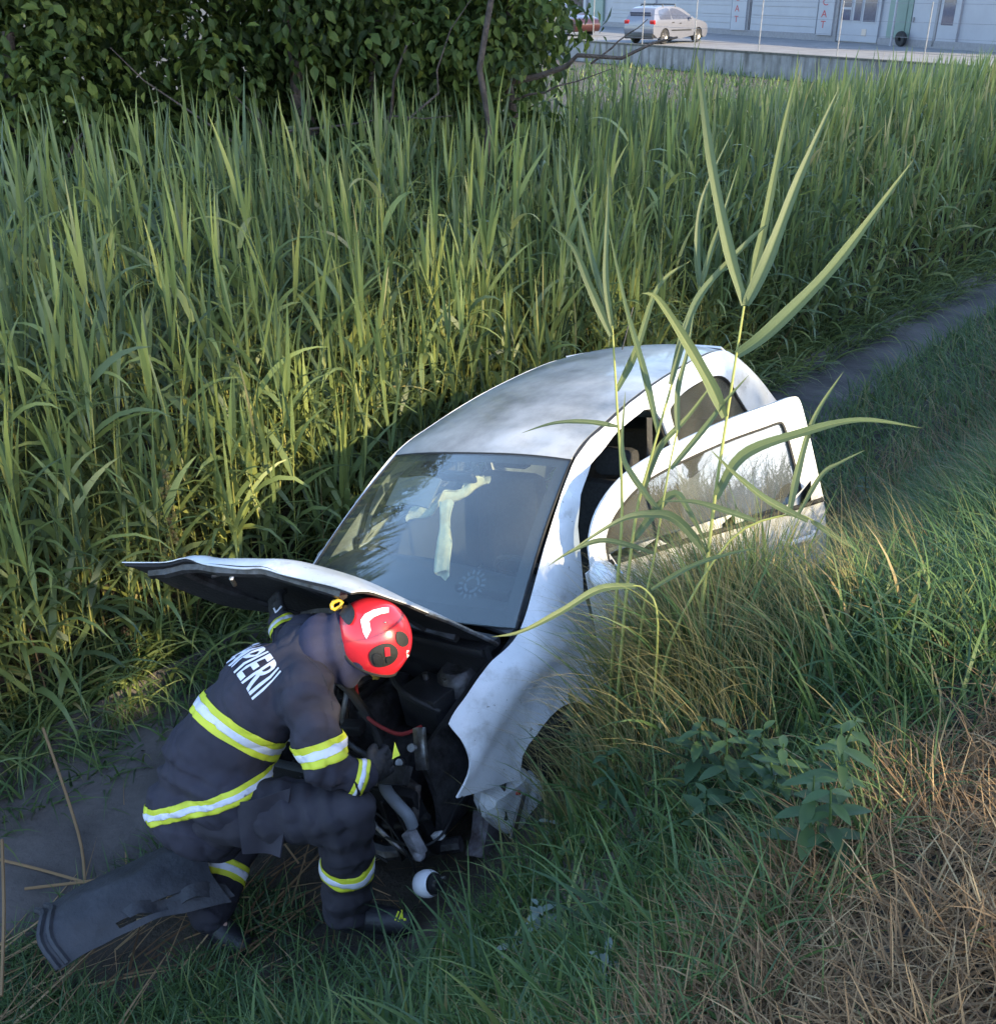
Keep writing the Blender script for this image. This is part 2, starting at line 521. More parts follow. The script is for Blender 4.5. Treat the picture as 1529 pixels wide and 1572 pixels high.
# ---- building
BA = np.array([11.78, 62.16]); BD = np.array([0.36465, -0.93114]); BN = np.array([0.93114, 0.36465])  # BN points away from the camera, into the building
def bp(t, n, z):
    p = BA + BD * t + BN * n
    return np.array((p[0], p[1], z))
BORG = bp(5, 0, -0.5)
bld = empty('service_building', BORG, label='long white building with garage doors and green panels behind the forecourt', cat='building')
WHT = mat('building_white', (0.29, 0.29, 0.32), 0.6, var=0.12, scale=0.8)
GRN = mat('building_green', (0.14, 0.20, 0.175), 0.6, var=0.12, scale=1)
GRYD = mat('plinth_grey', (0.22, 0.21, 0.22), 0.8, var=0.2)
DGL = mat('dark_glass', (0.07, 0.08, 0.12), 0.08, var=0.3, spec=0.8)
SIGNR = mat('sign_red', (0.35, 0.02, 0.03), 0.6, var=0.1)
def bbox(name, t0, t1, n0, n1, z0, z1, m, parent):
    P = [bp(t0, n0, z0), bp(t1, n0, z0), bp(t1, n1, z0), bp(t0, n1, z0), bp(t0, n0, z1), bp(t1, n0, z1), bp(t1, n1, z1), bp(t0, n1, z1)]
    P = [p - BORG for p in P]
    return obj(name, P, [(0, 3, 2, 1), (4, 5, 6, 7), (0, 1, 5, 4), (1, 2, 6, 5), (2, 3, 7, 6), (3, 0, 4, 7)], m, parent, smooth=False)
bbox('wall', -40, 24, 0.15, 14, -0.6, 4.2, WHT, bld)
bbox('roof', -40.2, 24.2, -0.4, 14.2, 4.2, 4.4, GRYD, bld)
bbox('plinth', -40, 10.2, 0.02, 0.15, -0.6, -0.22, GRYD, bld)
bbox('plinth', 13.1, 24, 0.02, 0.15, -0.6, -0.22, GRYD, bld)
def garage(t0, t1):
    d = bbox('garage_door', t0, t1, 0.10, 0.15, -0.38, 3.0, WHT, bld)
    k = 8
    for i in range(k):
        z0 = -0.36 + i * 3.36 / k
        bbox('panel', t0 + 0.02, t1 - 0.02, 0.06, 0.10, z0 + 0.012, z0 + 3.36 / k - 0.012, WHT, d).matrix_basis = Matrix()
garage(-12.6, -6.9); garage(-4.3, 1.3); garage(3.15, 8.6)
for t0, t1, s, tc in ((1.5, 2.85, 'LAT', 2.0), (8.82, 9.95, 'CAT', 9.28)):
    pl = bbox('sign_pilaster', t0, t1, -0.06, 0.15, -0.25, 4.2, WHT, bld)
    for i, ch in enumerate(s):
        V, F = text_mesh(ch, 0.46)
        xs = [v[0] for v in V]; xm = (min(xs) + max(xs)) / 2
        z0 = (1.13, 0.62, 0.12)[i] if s == 'LAT' else (1.0, 0.5, 0.05)[i]
        VV = [bp(tc + (v[0] - xm) * 1.35, -0.066, z0 + v[1] * 0.95) - BORG for v in V]
        V2, F2 = thicken(VV, F, 0.004)
        obj('letter', V2, F2, SIGNR, pl, smooth=False)
bbox('door_edge', 2.87, 3.02, 0.0, 0.15, -0.3, 3.1, GRYD, bld)
bbox('door_edge', 9.97, 10.2, 0.0, 0.15, -0.3, 3.1, GRYD, bld)
dd_ = bbox('double_door', 10.25, 13.0, 0.05, 0.15, -0.45, 2.4, WHT, bld)
for t0, t1, z0, z1 in ((10.4, 11.05, 0.42, 0.85), (10.4, 11.05, 0.95, 2.1), (11.3, 11.75, 0.40, 2.1), (11.95, 12.75, 0.38, 2.1)):
    bbox('door_frame', t0 - 0.05, t1 + 0.05, 0.03, 0.05, z0 - 0.05, z1 + 0.05, WHT, dd_)
    bbox('pane', t0, t1, 0.022, 0.03, z0, z1, DGL, dd_)
bbox('notice', 11.95, 12.25, 0.035, 0.05, -0.2, 0.08, mat('notice', (0.45, 0.36, 0.3), 0.7), dd_)
bbox('green_panel', 13.62, 14.7, 0.0, 0.15, -0.2, 4.2, GRN, bld)
MB().tube([bp(14.42, -0.35, -0.5) - BORG, bp(14.42, -0.35, 4.2) - BORG], 0.055, 8).build('downpipe', WHT, bld)
bbox('green_panel', 14.72, 15.0, 0.02, 0.15, -0.2, 4.2, GRN, bld)
sd_ = bbox('door', 15.02, 16.4, 0.05, 0.15, -0.45, 1.7, WHT, bld)
bbox('handle', 15.1, 15.18, -0.01, 0.05, 0.45, 0.62, GRYD, sd_)
bbox('door_edge', 16.42, 16.55, 0.02, 0.15, -0.45, 2.6, GRYD, bld)
gd = bbox('glazed_door', 16.57, 17.7, 0.05, 0.15, -0.45, 2.3, WHT, bld)
bbox('pane', 16.75, 17.4, 0.04, 0.05, 0.37, 2.1, DGL, gd)
bbox('green_panel', -15.6, -13.7, 0.0, 0.15, -0.5, 4.2, GRN, bld)
op = bbox('bay_shade_panel', -20.2, -16.6, 0.08, 0.15, -0.45, 2.6, mat('bay_shade_paint', (0.05, 0.03, 0.03), 0.8), bld)  # flat dark panel; the shade inside the bay is painted as its colour
bbox('bay_frame', -16.6, -16.2, -0.02, 0.15, -0.5, 2.8, WHT, bld)
TYREM = mat('tyre_rubber', (0.02, 0.02, 0.022), 0.8, var=0.3)
tag(MB().lathe([(0.10, -0.09), (0.27, -0.09), (0.30, -0.05), (0.30, 0.05), (0.27, 0.09), (0.10, 0.09), (0.10, -0.09)], Matrix.Translation(Vector(bp(14.85, -0.22, -0.2))) @ Vector((BN[0], BN[1], 0.15)).to_track_quat('Z', 'Y').to_matrix().to_4x4()).build('tyre', TYREM),
    'dark tyre leaning on the white building beside the downpipe', 'tyre')

# ---- parked hatchbacks: side profile swept across the width, with tumblehome
def parked_car(label, body_m, loc, head, roof_bars=True):
    root = empty('parked_car', loc, label=label, cat='car')
    root.rotation_euler = (0, 0, math.atan2(head[1], head[0]))
    # local x forward (front +), y left, z up; rear wheel at x=0
    prof = cr([(-0.78, 0.42), (-0.80, 0.62), (-0.76, 0.92), (-0.62, 1.26), (-0.45, 1.43), (0.1, 1.49), (0.9, 1.48), (1.45, 1.38), (2.2, 1.0), (2.55, 0.93), (3.1, 0.80), (3.33, 0.62), (3.36, 0.40), (3.25, 0.24)], 5)
    low = [(2.9, 0.2)] + [(2.5 + 0.34 * math.cos(a), 0.31 + 0.34 * math.sin(a)) for a in np.linspace(0, math.pi, 9)] + [(1.2, 0.2)] + [(0.34 * math.cos(a), 0.31 + 0.34 * math.sin(a)) for a in np.linspace(0, math.pi, 9)] + [(-0.5, 0.24)]
    out = prof + low
    def half(x, z):
        y = 0.85 - 0.02 * (abs(z - 0.6) / 0.4) ** 2
        if z > 0.92: y = 0.83 - (z - 0.92) * 0.42
        y -= 0.10 * max(0, (x - 2.7) / 0.66) ** 2 + 0.05 * max(0, (-0.45 - x) / 0.35) ** 2
        top = np.interp(x, [p[0] for p in prof[10:60]], [p[1] for p in prof[10:60]]) if len(prof) > 60 else None
        return y
    b = MB()
    V2, F2 = panel2d(out, (), 0.09)
    n = len(V2)
    L = [(x, half(x, z), z) for x, z in V2]; Rr = [(x, -half(x, z), z) for x, z in V2]
    b.add(L, [f[::-1] for f in F2]); b.add(Rr, F2)
    rs = resamp(out, 0.09)
    V = []; F = []
    m = len(rs)
    for x, z in rs:
        h = half(x, z)
        for k in range(7):
            u = -1 + k / 3.0
            rnd = 0.03 * (1 - u * u) if z > 0.7 else 0
            V.append((x, u * h, z + rnd))
    for i in range(m):
        for k in range(6):
            F.append((i * 7 + k, i * 7 + k + 1, ((i + 1) % m) * 7 + k + 1, ((i + 1) % m) * 7 + k))
    b.add(V, F)
    b.build('body', body_m, root, sharp=35)
    def side_part(name, poly, m, off=0.004, par=root):
        V2, F2 = panel2d(poly, (), 0.12)
        for sgn in (1, -1):
            V = [(x, sgn * (half(x, z) + off), z) for x, z in V2]
            MB().add(V, F2 if sgn < 0 else [f[::-1] for f in F2]).build(name, m, par)
    side_part('side_window', cr([(-0.36, 0.98), (-0.36, 1.30), (-0.1, 1.38), (0.42, 1.40), (0.45, 0.98)], 3), DGL)
    side_part('side_window', cr([(0.54, 0.98), (0.52, 1.39), (1.1, 1.36), (1.75, 1.10), (1.85, 0.98)], 3), DGL)
    side_part('door_moulding', [(0.45, 0.52), (0.45, 0.57), (1.95, 0.56), (1.95, 0.51)], BLACKP, 0.01)
    MB().box((-0.70, 0, 1.14), (0.02, 1.12, 0.30), Matrix.Rotation(R(-22), 3, 'Y')).build('rear_window', DGL, root)
    MB().box((1.86, 0, 1.21), (0.02, 1.2, 0.78), Matrix.Rotation(R(-62), 3, 'Y')).build('windscreen', DGL, root)
    MB().box((-0.755, 0, 0.33), (0.10, 1.56, 0.24), None, 0.03).build('lower_bumper', BLACKP, root)
    for sg in (1, -1):
        MB().box((-0.75, sg * 0.70, 0.88), (0.09, 0.26, 0.17), Matrix.Rotation(R(-8), 3, 'Y'), 0.02).build('tail_light', REDL, root)
        MB().box((1.72, sg * 0.93, 1.03), (0.12, 0.16, 0.13), None, 0.04).build('mirror', body_m, root)
        MB().box((0.55, sg * 0.852, 0.86), (0.14, 0.03, 0.035), None, 0.01).build('handle', BLACKP, root)
        MB().box((1.1, sg * 0.852, 0.82), (0.14, 0.03, 0.035), None, 0.01).build('handle', BLACKP, root)
    MB().box((-0.81, 0, 0.55), (0.012, 0.50, 0.11)).build('number_plate', WHT, root)
    for x in (0, 2.5):
        for sg in (1, -1):
            M = Matrix.Translation((x, sg * 0.74, 0.31)) @ Matrix.Rotation(R(-90 * sg), 4, 'X')
            wh = MB().lathe([(0.17, -0.09), (0.29, -0.09), (0.31, -0.05), (0.31, 0.06), (0.29, 0.095), (0.20, 0.095), (0.19, 0.03)], M, 20).build('wheel', TYREM, root)
            rm = MB().lathe([(0.001, 0.06), (0.05, 0.075), (0.06, 0.05), (0.14, 0.04), (0.195, 0.085), (0.205, 0.09)], M, 20)
            rm.build('rim', STEEL, wh)
    if roof_bars:
        for x in (0.05, 0.95):
            MB().tube([(x, -0.6, 1.46), (x, -0.58, 1.57), (x, 0.58, 1.57), (x, 0.6, 1.46)], 0.025, 6).build('roof_bar', BLACKP, root)
    return root
SILV = mat('silver_paint', (0.16, 0.165, 0.20), 0.3, 0.2, var=0.08, coat=0.5)
MAROON = mat('maroon_paint', (0.045, 0.012, 0.012), 0.3, 0.1, var=0.2, coat=0.5)
h_ = np.array([.70, .71]); h_ /= np.linalg.norm(h_)
rt_ = np.array([h_[1], -h_[0]])
pc = np.array([7.25, 50.35]) - rt_ * 0.74
parked_car('silver hatchback with roof bars parked above the retaining wall', SILV, (pc[0], pc[1], -0.5), h_)
parked_car('dark red car standing by the open bay behind the tree', MAROON, (2.9, 61.5, -0.5), (0.5, -0.86), False)

# ------------------------------------------------------------------ leaves, blades, trees
def set_tint(me, t):
    a = me.attributes.new('tint', 'FLOAT', 'POINT')
    a.data.foreach_set('value', np.asarray(t, np.float32))

def strips(P, az, th0, bend, length, width, K, tint, fold=0.0, power=1.5, wprof=None, roll=None):
    """N curved blades; returns verts, quads, tint. P (N,3); az heading; th0 start angle from vertical; bend total extra angle"""
    N = len(P)
    t = np.linspace(0, 1, K + 1)
    ang = th0[:, None] + bend[:, None] * t[None, :] ** power
    am = 0.5 * (ang[:, 1:] + ang[:, :-1])
    ds = (length / K)[:, None]
    hx = np.concatenate([np.zeros((N, 1)), np.cumsum(np.sin(am) * ds, 1)], 1)
    hz = np.concatenate([np.zeros((N, 1)), np.cumsum(np.cos(am) * ds, 1)], 1)
    cx = P[:, 0, None] + hx * np.cos(az)[:, None]
    cy = P[:, 1, None] + hx * np.sin(az)[:, None]
    cz = P[:, 2, None] + hz
    C = np.stack([cx, cy, cz], -1)
    side = np.stack([-np.sin(az), np.cos(az), np.zeros(N)], -1)
    if roll is not None:
        # turn the blade about its own axis
        nrm = np.stack([-np.cos(ang) * np.cos(az)[:, None], -np.cos(ang) * np.sin(az)[:, None], np.sin(ang)], -1)
        sv = side[:, None, :] * np.cos(roll)[:, None, None] + nrm * np.sin(roll)[:, None, None]
    else:
        sv = np.repeat(side[:, None, :], K + 1, 1)
    if wprof is None: wp_ = np.maximum(0.02, 1 - t ** 1.6)
    else: wp_ = wprof(t)
    W = width[:, None, None] * wp_[None, :, None] * sv
    Lf = C - W * 0.5; Rt = C + W * 0.5
    V = np.stack([Lf, Rt], 2).reshape(N * (K + 1) * 2, 3)
    base = (np.arange(N) * (K + 1) * 2)[:, None] + (np.arange(K) * 2)[None, :]
    Q = np.stack([base, base + 1, base + 3, base + 2], -1).reshape(-1, 4)
    T = np.repeat(tint, (K + 1) * 2)
    return V, Q, T

def quick_mesh(name, V, Q, m, tint=None, smooth=True):
    me = bpy.data.meshes.new(name)
    me.vertices.add(len(V)); me.vertices.foreach_set('co', np.asarray(V, np.float32).ravel())
    n = Q.shape[1]
    me.loops.add(Q.size); me.loops.foreach_set('vertex_index', np.asarray(Q, np.int32).ravel())
    me.polygons.add(len(Q)); me.polygons.foreach_set('loop_start', np.arange(0, Q.size, n, dtype=np.int32))
    me.polygons.foreach_set('loop_total', np.full(len(Q), n, np.int32))
    me.materials.append(m)
    me.update(calc_edges=True)
    if smooth: me.polygons.foreach_set('use_smooth', np.ones(len(Q), bool))
    if tint is not None: set_tint(me, tint)
    return me

def leaf_quads(C, size, normal, drop, tint):
    """broad pointed leaves: 6 verts, 2 quads folded on the midrib. C (N,3) centre; normal (N,3)"""
    N = len(C)
    nr = normal / np.maximum(1e-6, np.linalg.norm(normal, axis=1))[:, None]
    down = np.stack([RNG.normal(0, .5, N), RNG.normal(0, .5, N), -drop], -1)
    ax = down - nr * np.sum(down * nr, 1)[:, None]
    ax /= np.maximum(1e-6, np.linalg.norm(ax, axis=1))[:, None]
    sd = np.cross(nr, ax)
    s = size[:, None]
    fold = (0.10 * s)
    a = C - ax * s * 0.5
    b = C + ax * s * 0.55 - nr * fold
    m0 = C - ax * s * 0.10 + nr * 0
    l = C - ax * s * 0.12 + sd * s * 0.30 + nr * fold
    r = C - ax * s * 0.12 - sd * s * 0.30 + nr * fold
    m1 = C + ax * s * 0.2
    l2 = m1 + sd * s * 0.22 + nr * fold * 0.6; r2 = m1 - sd * s * 0.22 + nr * fold * 0.6
    V = np.stack([a, l, l2, b, r2, r, m0, m1], 1).reshape(-1, 3)
    o = (np.arange(N) * 8)[:, None]
    Q = np.concatenate([o + np.array([[0, 1, 2, 7]]), o + np.array([[0, 7, 4, 5]])], 1).reshape(-1, 4)
    T3 = np.concatenate([o + np.array([[7, 2, 3]]), o + np.array([[7, 3, 4]])], 1).reshape(-1, 3)
    return V, Q, T3, np.repeat(tint, 8)

BARK = mat('bark', (0.075, 0.06, 0.055), 0.95, col2=(0.03, 0.025, 0.022), scale=14, bump=0.7, bscale=40)
LEAF_TREE = leaf_mat('tree_leaf', [(0.0, (0.014, 0.026, 0.008)), (0.45, (0.036, 0.062, 0.014)), (0.8, (0.080, 0.115, 0.024)), (1.0, (0.14, 0.165, 0.035))], trans=0.25, rough=0.6, rnd=0.15, wscale=1.2, spec=0.25)

def crown_mesh(name, clumps, per, lsize, m, droop=0.9):
    """clumps: (x, y, z, r) lumps of leaves; leaves sit mostly near the surface of each lump"""
    Cs = []; Ns = []
    for (x, y, z, r) in clumps:
        k = max(8, int(per * (r ** 1.6)))
        d = RNG.normal(0, 1, (k, 3)); d /= np.linalg.norm(d, axis=1)[:, None]
        rad = r * RNG.uniform(0.25, 1.0, k) ** 0.45 * (1 + 0.22 * RNG.normal(0, 1, k))
        Cs.append(np.array([x, y, z]) + d * rad[:, None] * np.array([1, 1, 0.8]))
        Ns.append(d + np.array([0, 0, 0.55]) + RNG.normal(0, 0.45, (k, 3)))
    C = np.concatenate(Cs); Nn = np.concatenate(Ns)
    N = len(C)
    sz = lsize * RNG.uniform(0.6, 1.25, N)
    V, Q, T3, tn = leaf_quads(C, sz, Nn, np.full(N, droop), RNG.beta(2.2, 2.2, N))
    me = bpy.data.meshes.new(name)
    me.from_pydata(V.tolist(), [], Q.tolist() + T3.tolist())
    me.materials.append(m)
    set_tint(me, tn)
    return me

def limb(p0, p1, r0, r1, wob=0.1, n=7, rng=random):
    p0 = Vector(p0); p1 = Vector(p1)
    L = (p1 - p0).length
    pts = []; rs = []
    for i in range(n):
        t = i / (n - 1)
        p = p0.lerp(p1, t)
        k = wob * L * math.sin(math.pi * t)
        p += Vector((rng.uniform(-1, 1), rng.uniform(-1, 1), rng.uniform(-.5, .5))) * k * 0.5
        pts.append(p); rs.append(r0 + (r1 - r0) * t)
    return pts, rs

def make_tree(name, label, base, trunks, clumps, per, lsize, m=LEAF_TREE, group=None, branches=(), droop=0.9, cat='tree'):
    """base point; trunks and branches: (p0, p1, r0, r1) relative; clumps relative"""
    root = empty(name, base, label=label, cat=cat, group=group)
    for (p0, p1, r0, r1) in trunks:
        pts, rs = limb(p0, p1, r0, r1, 0.08)
        MB().tube(pts, rs, 9).build('trunk', BARK, root)
    for (p0, p1, r0, r1) in branches:
        pts, rs = limb(p0, p1, r0, r1, 0.14)
        MB().tube(pts, rs, 6).build('branch', BARK, root)
    link('crown', crown_mesh('crown', clumps, per, lsize, m, droop), root)
    return root

# bushes and trees behind the reeds, upper left of the view
def rel(px, py, pz, base): return (px - base[0], py - base[1], pz - base[2])
def lump_field(x0, x1, y0, y1, z0, z1, n, r0, r1, seed):
    rg = np.random.default_rng(seed)
    return [(rg.uniform(x0, x1), rg.uniform(y0, y1), rg.uniform(z0, z1), rg.uniform(r0, r1)) for _ in range(n)]
make_tree('bushy_tree', 'dark green bushy tree behind the reeds at the far left', (-4.6, 10.2, -1.05),
          [((0, 0, 0), (0.2, 0.1, 2.4), 0.10, 0.05), ((0.1, 0.1, 0), (-0.7, 0.2, 2.2), 0.07, 0.03)],
          lump_field(-2.6, 1.5, -0.6, 1.4, 0.5, 4.2, 110, 0.35, 0.75, 1), 460, 0.12,
          branches=[((-1.5, -0.7, 1.0), (0.4, -1.0, 2.0), 0.016, 0.004), ((0.2, -0.6, .9), (2.2, -1.1, 1.25), 0.018, 0.004), ((-.3, -.7, 1.3), (-1.9, -1.0, 2.6), 0.014, 0.004), ((0, 0, 0.8), (1.1, -0.7, 1.7), 0.035, 0.01), ((0, 0, 1.2), (-1.3, -0.6, 1.8), 0.03, 0.01), ((0, .1, .9), (.9, -0.8, 1.0), 0.025, 0.008)])
make_tree('bushy_tree', 'broad leafy tree with bare twigs behind the middle of the reeds', (-1.7, 10.8, -1.05),
          [((0, 0, 0), (-0.3, 0.1, 2.6), 0.11, 0.05), ((0.1, 0, 0), (0.6, 0.3, 2.8), 0.08, 0.03)],
          lump_field(-1.9, 1.6, -0.7, 1.4, 0.5, 4.4, 110, 0.35, 0.72, 2), 460, 0.12,
          branches=[((.2, -.8, .9), (-1.6, -1.1, 2.3), 0.018, 0.004), ((.6, -.8, 1.1), (1.5, -1.1, 2.7), 0.016, 0.004), ((-.2, -.9, 1.6), (1.3, -1.05, 1.75), 0.014, 0.004), ((0, 0, 0.9), (-1.2, -0.9, 1.5), 0.03, 0.008), ((0, 0, 1.0), (1.0, -0.9, 1.25), 0.03, 0.008), ((0.1, 0, .6), (0.9, -0.8, 2.3), 0.03, 0.01), ((0, 0, .7), (-.6, -1.0, 1.9), 0.02, 0.006)])
make_tree('bushy_tree', 'slim tree with a bare reddish stem at the right end of the bushes', (-0.15, 10.3, -1.05),
          [((0, -0.2, 0), (0.10, -0.3, 3.2), 0.035, 0.025), ((0.25, 0.5, 0), (0.3, 0.6, 3.0), 0.07, 0.03)],
          lump_field(-0.75, 0.62, 0.0, 1.3, 0.6, 4.2, 56, 0.28, 0.5, 3), 440, 0.11,
          branches=[((0.2, 0.3, 1.95), (1.75, -0.1, 2.36), 0.035, 0.010), ((1.0, 0.1, 2.13), (1.5, 0.1, 2.5), 0.012, 0.004), ((0.3, 0.3, 1.8), (1.2, 0.0, 2.1), 0.014, 0.004)])
make_tree('bushy_tree', 'dense dark tree at the back of the bushes', (-3.2, 13.0, -1.05),
          [((0, 0, 0), (0.2, 0.1, 3.4), 0.13, 0.06)], lump_field(-5.5, 3.4, -0.6, 1.2, 0.3, 5.0, 150, 0.6, 1.0, 9), 200, 0.2)
make_tree('background_tree', 'dark leafy tree beyond the right end of the white building', (21.5, 47.0, -0.5),
          [((0, 0, 0), (0.1, 0, 4), 0.14, 0.06)], lump_field(-1.6, 3.2, -1.5, 1.5, 0.6, 6.5, 40, 0.7, 1.2, 4), 120, 0.3)
# unseen trees added behind the camera to shade the firefighter, bushes, reeds and bank
def shade_tree(x, y, label, seed, cz0=6.4, cz1=12, spread=2.6, n=40, per=60, th=1.0, r=(0.8, 1.5), leaf=0.30):
    rg = np.random.default_rng(seed)
    cl = [(rg.normal(0, spread * .6), rg.normal(0, spread * .5), rg.uniform(cz0, cz1), rg.uniform(*r)) for _ in range(n)]
    br = [((0, 0, cz0 * .75), (math.cos(a) * 2.2, math.sin(a) * 2.0, cz0 + 1.8), 0.09, 0.03) for a in (0.4, 1.9, 3.6, 5.1)]
    make_tree('added_shade_tree', label, (x, y, gz(x, y)), [((0, 0, 0), (0.2, 0.1, cz1 - 1.5), 0.2 * th, 0.07)], cl, per, leaf, branches=br, group='unseen shade trees added behind the camera')
shade_tree(5.45, -3.6, 'low branching tree added out of view to shade the firefighter', 20, 2.7, 4.9, .66, 44, 130, .5, (.35, .7), .2)
SHADE_TREES = [('very tall added shade tree with a high crown beside the low one', 12.2, -9.2, 11.0, 17.5, 3.0, 80), ('very tall added shade tree second in the row', 15.2, -6.2, 11.0, 18, 3.0, 80),
    ('round crowned added shade tree below the very tall ones', 14.6, -5.0, 3.6, 7.2, 1.9, 22), ('dense added shade tree left of the broad one', 18.3, -2.0, 3.5, 14, 2.2, 110),
    ('slim tall added shade tree between two broader ones', 16.5, -3.6, 9.0, 15, 1.8, 60), ('broad added shade tree right of the verge', 20.0, -0.4, 3.0, 14, 2.5, 110), ('broad added shade tree at the far end of the verge', 23.0, 3.6, 3.0, 14, 2.7, 110), ('bushy added shade tree behind the broad ones', 26.5, 8.0, 3, 14, 2.8, 110)]
for i, (lb, x, y, c0, c1, sp, n) in enumerate(SHADE_TREES):
    shade_tree(x, y, lb, 21 + i, c0, c1, sp, n, 105)

# ------------------------------------------------------------------ the wrecked hatchback (local x = its right, y = forward, z = up)
CR = Matrix(((-0.7775, -0.5986, -0.1928, -0.3804), (0.5955, -0.7994, 0.0803, 3.9903), (-0.2022, -0.0524, 0.9779, -1.8346), (0, 0, 0, 1)))
car = empty('wrecked_car', label='white hatchback crashed nose down in the ditch with bonnet up and door open', cat='car')
car.matrix_world = CR
EDGE = np.array([(.45, .66, .70), (.33, .79, .672), (.2, .855, .682), (.05, .91, .690), (-.19, .947, .690), (-.55, 1.185, .640), (-.92, 1.392, .592), (-1.25, 1.447, .580), (-1.7, 1.475, .570), (-2.2, 1.462, .562), (-2.52, 1.42, .56), (-2.70, 1.31, .58), (-2.88, 1.10, .645), (-2.97, .93, .69), (-3.02, .6, .73)])
EP = np.array(cr(EDGE[:, [0, 1, 2]], 8))
BZ = np.array([.1, .2, .35, .52, .66, .80, .90, .94, .985, 1.40, 1.5]); BX = np.array([.70, .765, .805, .822, .815, .800, .782, .768, .735, .625, .60])
def SX(y, z):
    k = float(np.interp(z, BZ, BX))
    if y > 0: k -= .075 * (y / .45) ** 2
    if y < -2.3: k -= .085 * ((-y - 2.3) / .7) ** 2
    d2 = (EP[:, 0] - y) ** 2 + (EP[:, 1] - z) ** 2
    i = int(np.argmin(d2)); dist = math.sqrt(d2[i])
    t = min(1.0, dist / .10); t = t * t * (3 - 2 * t)
    t = 1 - (1 - min(1, dist / .11)) ** 2
    e = EP[i, 2] + .004 + .085 * t
    h = .03
    a = max(0.0, min(1.0, .5 + .5 * (e - k) / h))
    return k * a + e * (1 - a) - h * a * (1 - a)
def warp(p):
    x, y, z = p
    q = .037 - .17 * max(0.0, min(z, 1.5) - .95)
    return (x, y, z + x * q)
def side_panel(name, outline, holes, m, sgn, parent, h=.05, thick=.012, off=0.0, sharp=35):
    V2, F2 = panel2d(outline, holes, h)
    V = [warp((sgn * (SX(y, z) + off), y, z)) for y, z in V2]
    # orientation: outside faces must point away from the car's middle
    V3, F3 = thicken(V, F2, thick, flip=(sgn > 0))
    return obj(name, V3, F3, m, parent, sharp=sharp)
def arc(cy, cz, r, a0, a1, n=12):
    return [(cy + r * math.cos(a0 + (a1 - a0) * i / n), cz + r * math.sin(a0 + (a1 - a0) * i / n)) for i in range(n + 1)]

# roof
def roof_fn(u, v):
    y = -.915 + (-2.56 + .915) * v
    ze = float(np.interp(-y, -EP[:, 0], EP[:, 1])); xe = float(np.interp(-y, -EP[:, 0], EP[:, 2])) - .012
    t = u * 2 - 1
    crown = .045 + .012 * math.sin(math.pi * v)
    yy = y + .05 * (1 - t * t) * (1 - v) - .05 * (1 - t * t) * v
    x = t * xe
    dent = -.016 * math.exp(-((x + .30) / .10) ** 2 - ((y + 1.02) / .05) ** 2) + .008 * math.exp(-((x + .18) / .12) ** 2 - ((y + 1.08) / .05) ** 2)
    return warp((x, yy, ze + crown * (1 - abs(t) ** 2.4) + dent))
V, F = grid(33, 41, roof_fn)
V, F = thicken(V, F, .012)
obj('roof', V, F, ROOFP, car, sharp=50)
# black drip seams beside the roof
for sg in (-1, 1):
    pts = []
    for y in np.linspace(-.93, -2.54, 30):
        ze = float(np.interp(-y, -EP[:, 0], EP[:, 1])); xe = float(np.interp(-y, -EP[:, 0], EP[:, 2]))
        pts.append(warp((sg * (xe - .004), y, ze + .002)))
    MB().tube(pts, .0085, 6).build('roof_seam', BLACKP, car)

# side frames
RC = (-2.60, .26)
opening = [(-.62, .31), (-.60, .935), (-.63, .98), (-.72, 1.17), (-.82, 1.27), (-.97, 1.352), (-1.25, 1.402), (-1.52, 1.42), (-1.60, 1.40), (-1.64, 1.33), (-1.70, .94), (-1.68, .45), (-1.62, .33)]
qwin = cr([(-1.77, .99), (-1.74, 1.20), (-1.73, 1.33), (-1.78, 1.365), (-1.97, 1.385), (-2.25, 1.365), (-2.40, 1.30), (-2.50, 1.15), (-2.545, 1.02), (-2.50, .985), (-2.15, .975)], 4, True)
top = [tuple(p[:2]) for p in EP if -2.97 <= p[0] <= -.19]
outer = top + [(-3.02, .60), (-3.01, .42)] + [(-2.96, .30)] + arc(RC[0], RC[1], .345, math.pi + .05, -.05, 16)[::1] + [(-2.2, .19), (-.60, .19), (-.60, .30), (-.605, .935)]
outer = top + [(-3.02, .60), (-3.01, .42), (-2.96, .26)] + [(RC[0] + .345 * math.cos(a), RC[1] + .345 * math.sin(a)) for a in np.linspace(math.pi, 0, 18)] + [(-2.2, .19), (-.50, .19), (-.50, .33), (-.5, .93)]
for sg in (-1, 1):
    side_panel('body_side', outer, [opening, qwin], PAINT, sg, car, h=.045)
    qg = [(c[0] * .995 - .011, c[1]) for c in qwin]
    side_panel('quarter_window', qwin, (), GLASS, sg, car, h=.09, thick=.004, off=-.012)
    # black rubber round the quarter window and the door opening
    MB().tube([warp((sg * (SX(y, z) - .002), y, z)) for y, z in qwin + qwin[:1]], .010, 6).build('window_seal', RUBBER, car)
    dl = cr(opening, 4, True)
    MB().tube([warp((sg * (SX(y, z) - .018), y, z)) for y, z in dl + dl[:1]], .014, 6).build('door_seal', RUBBER, car)

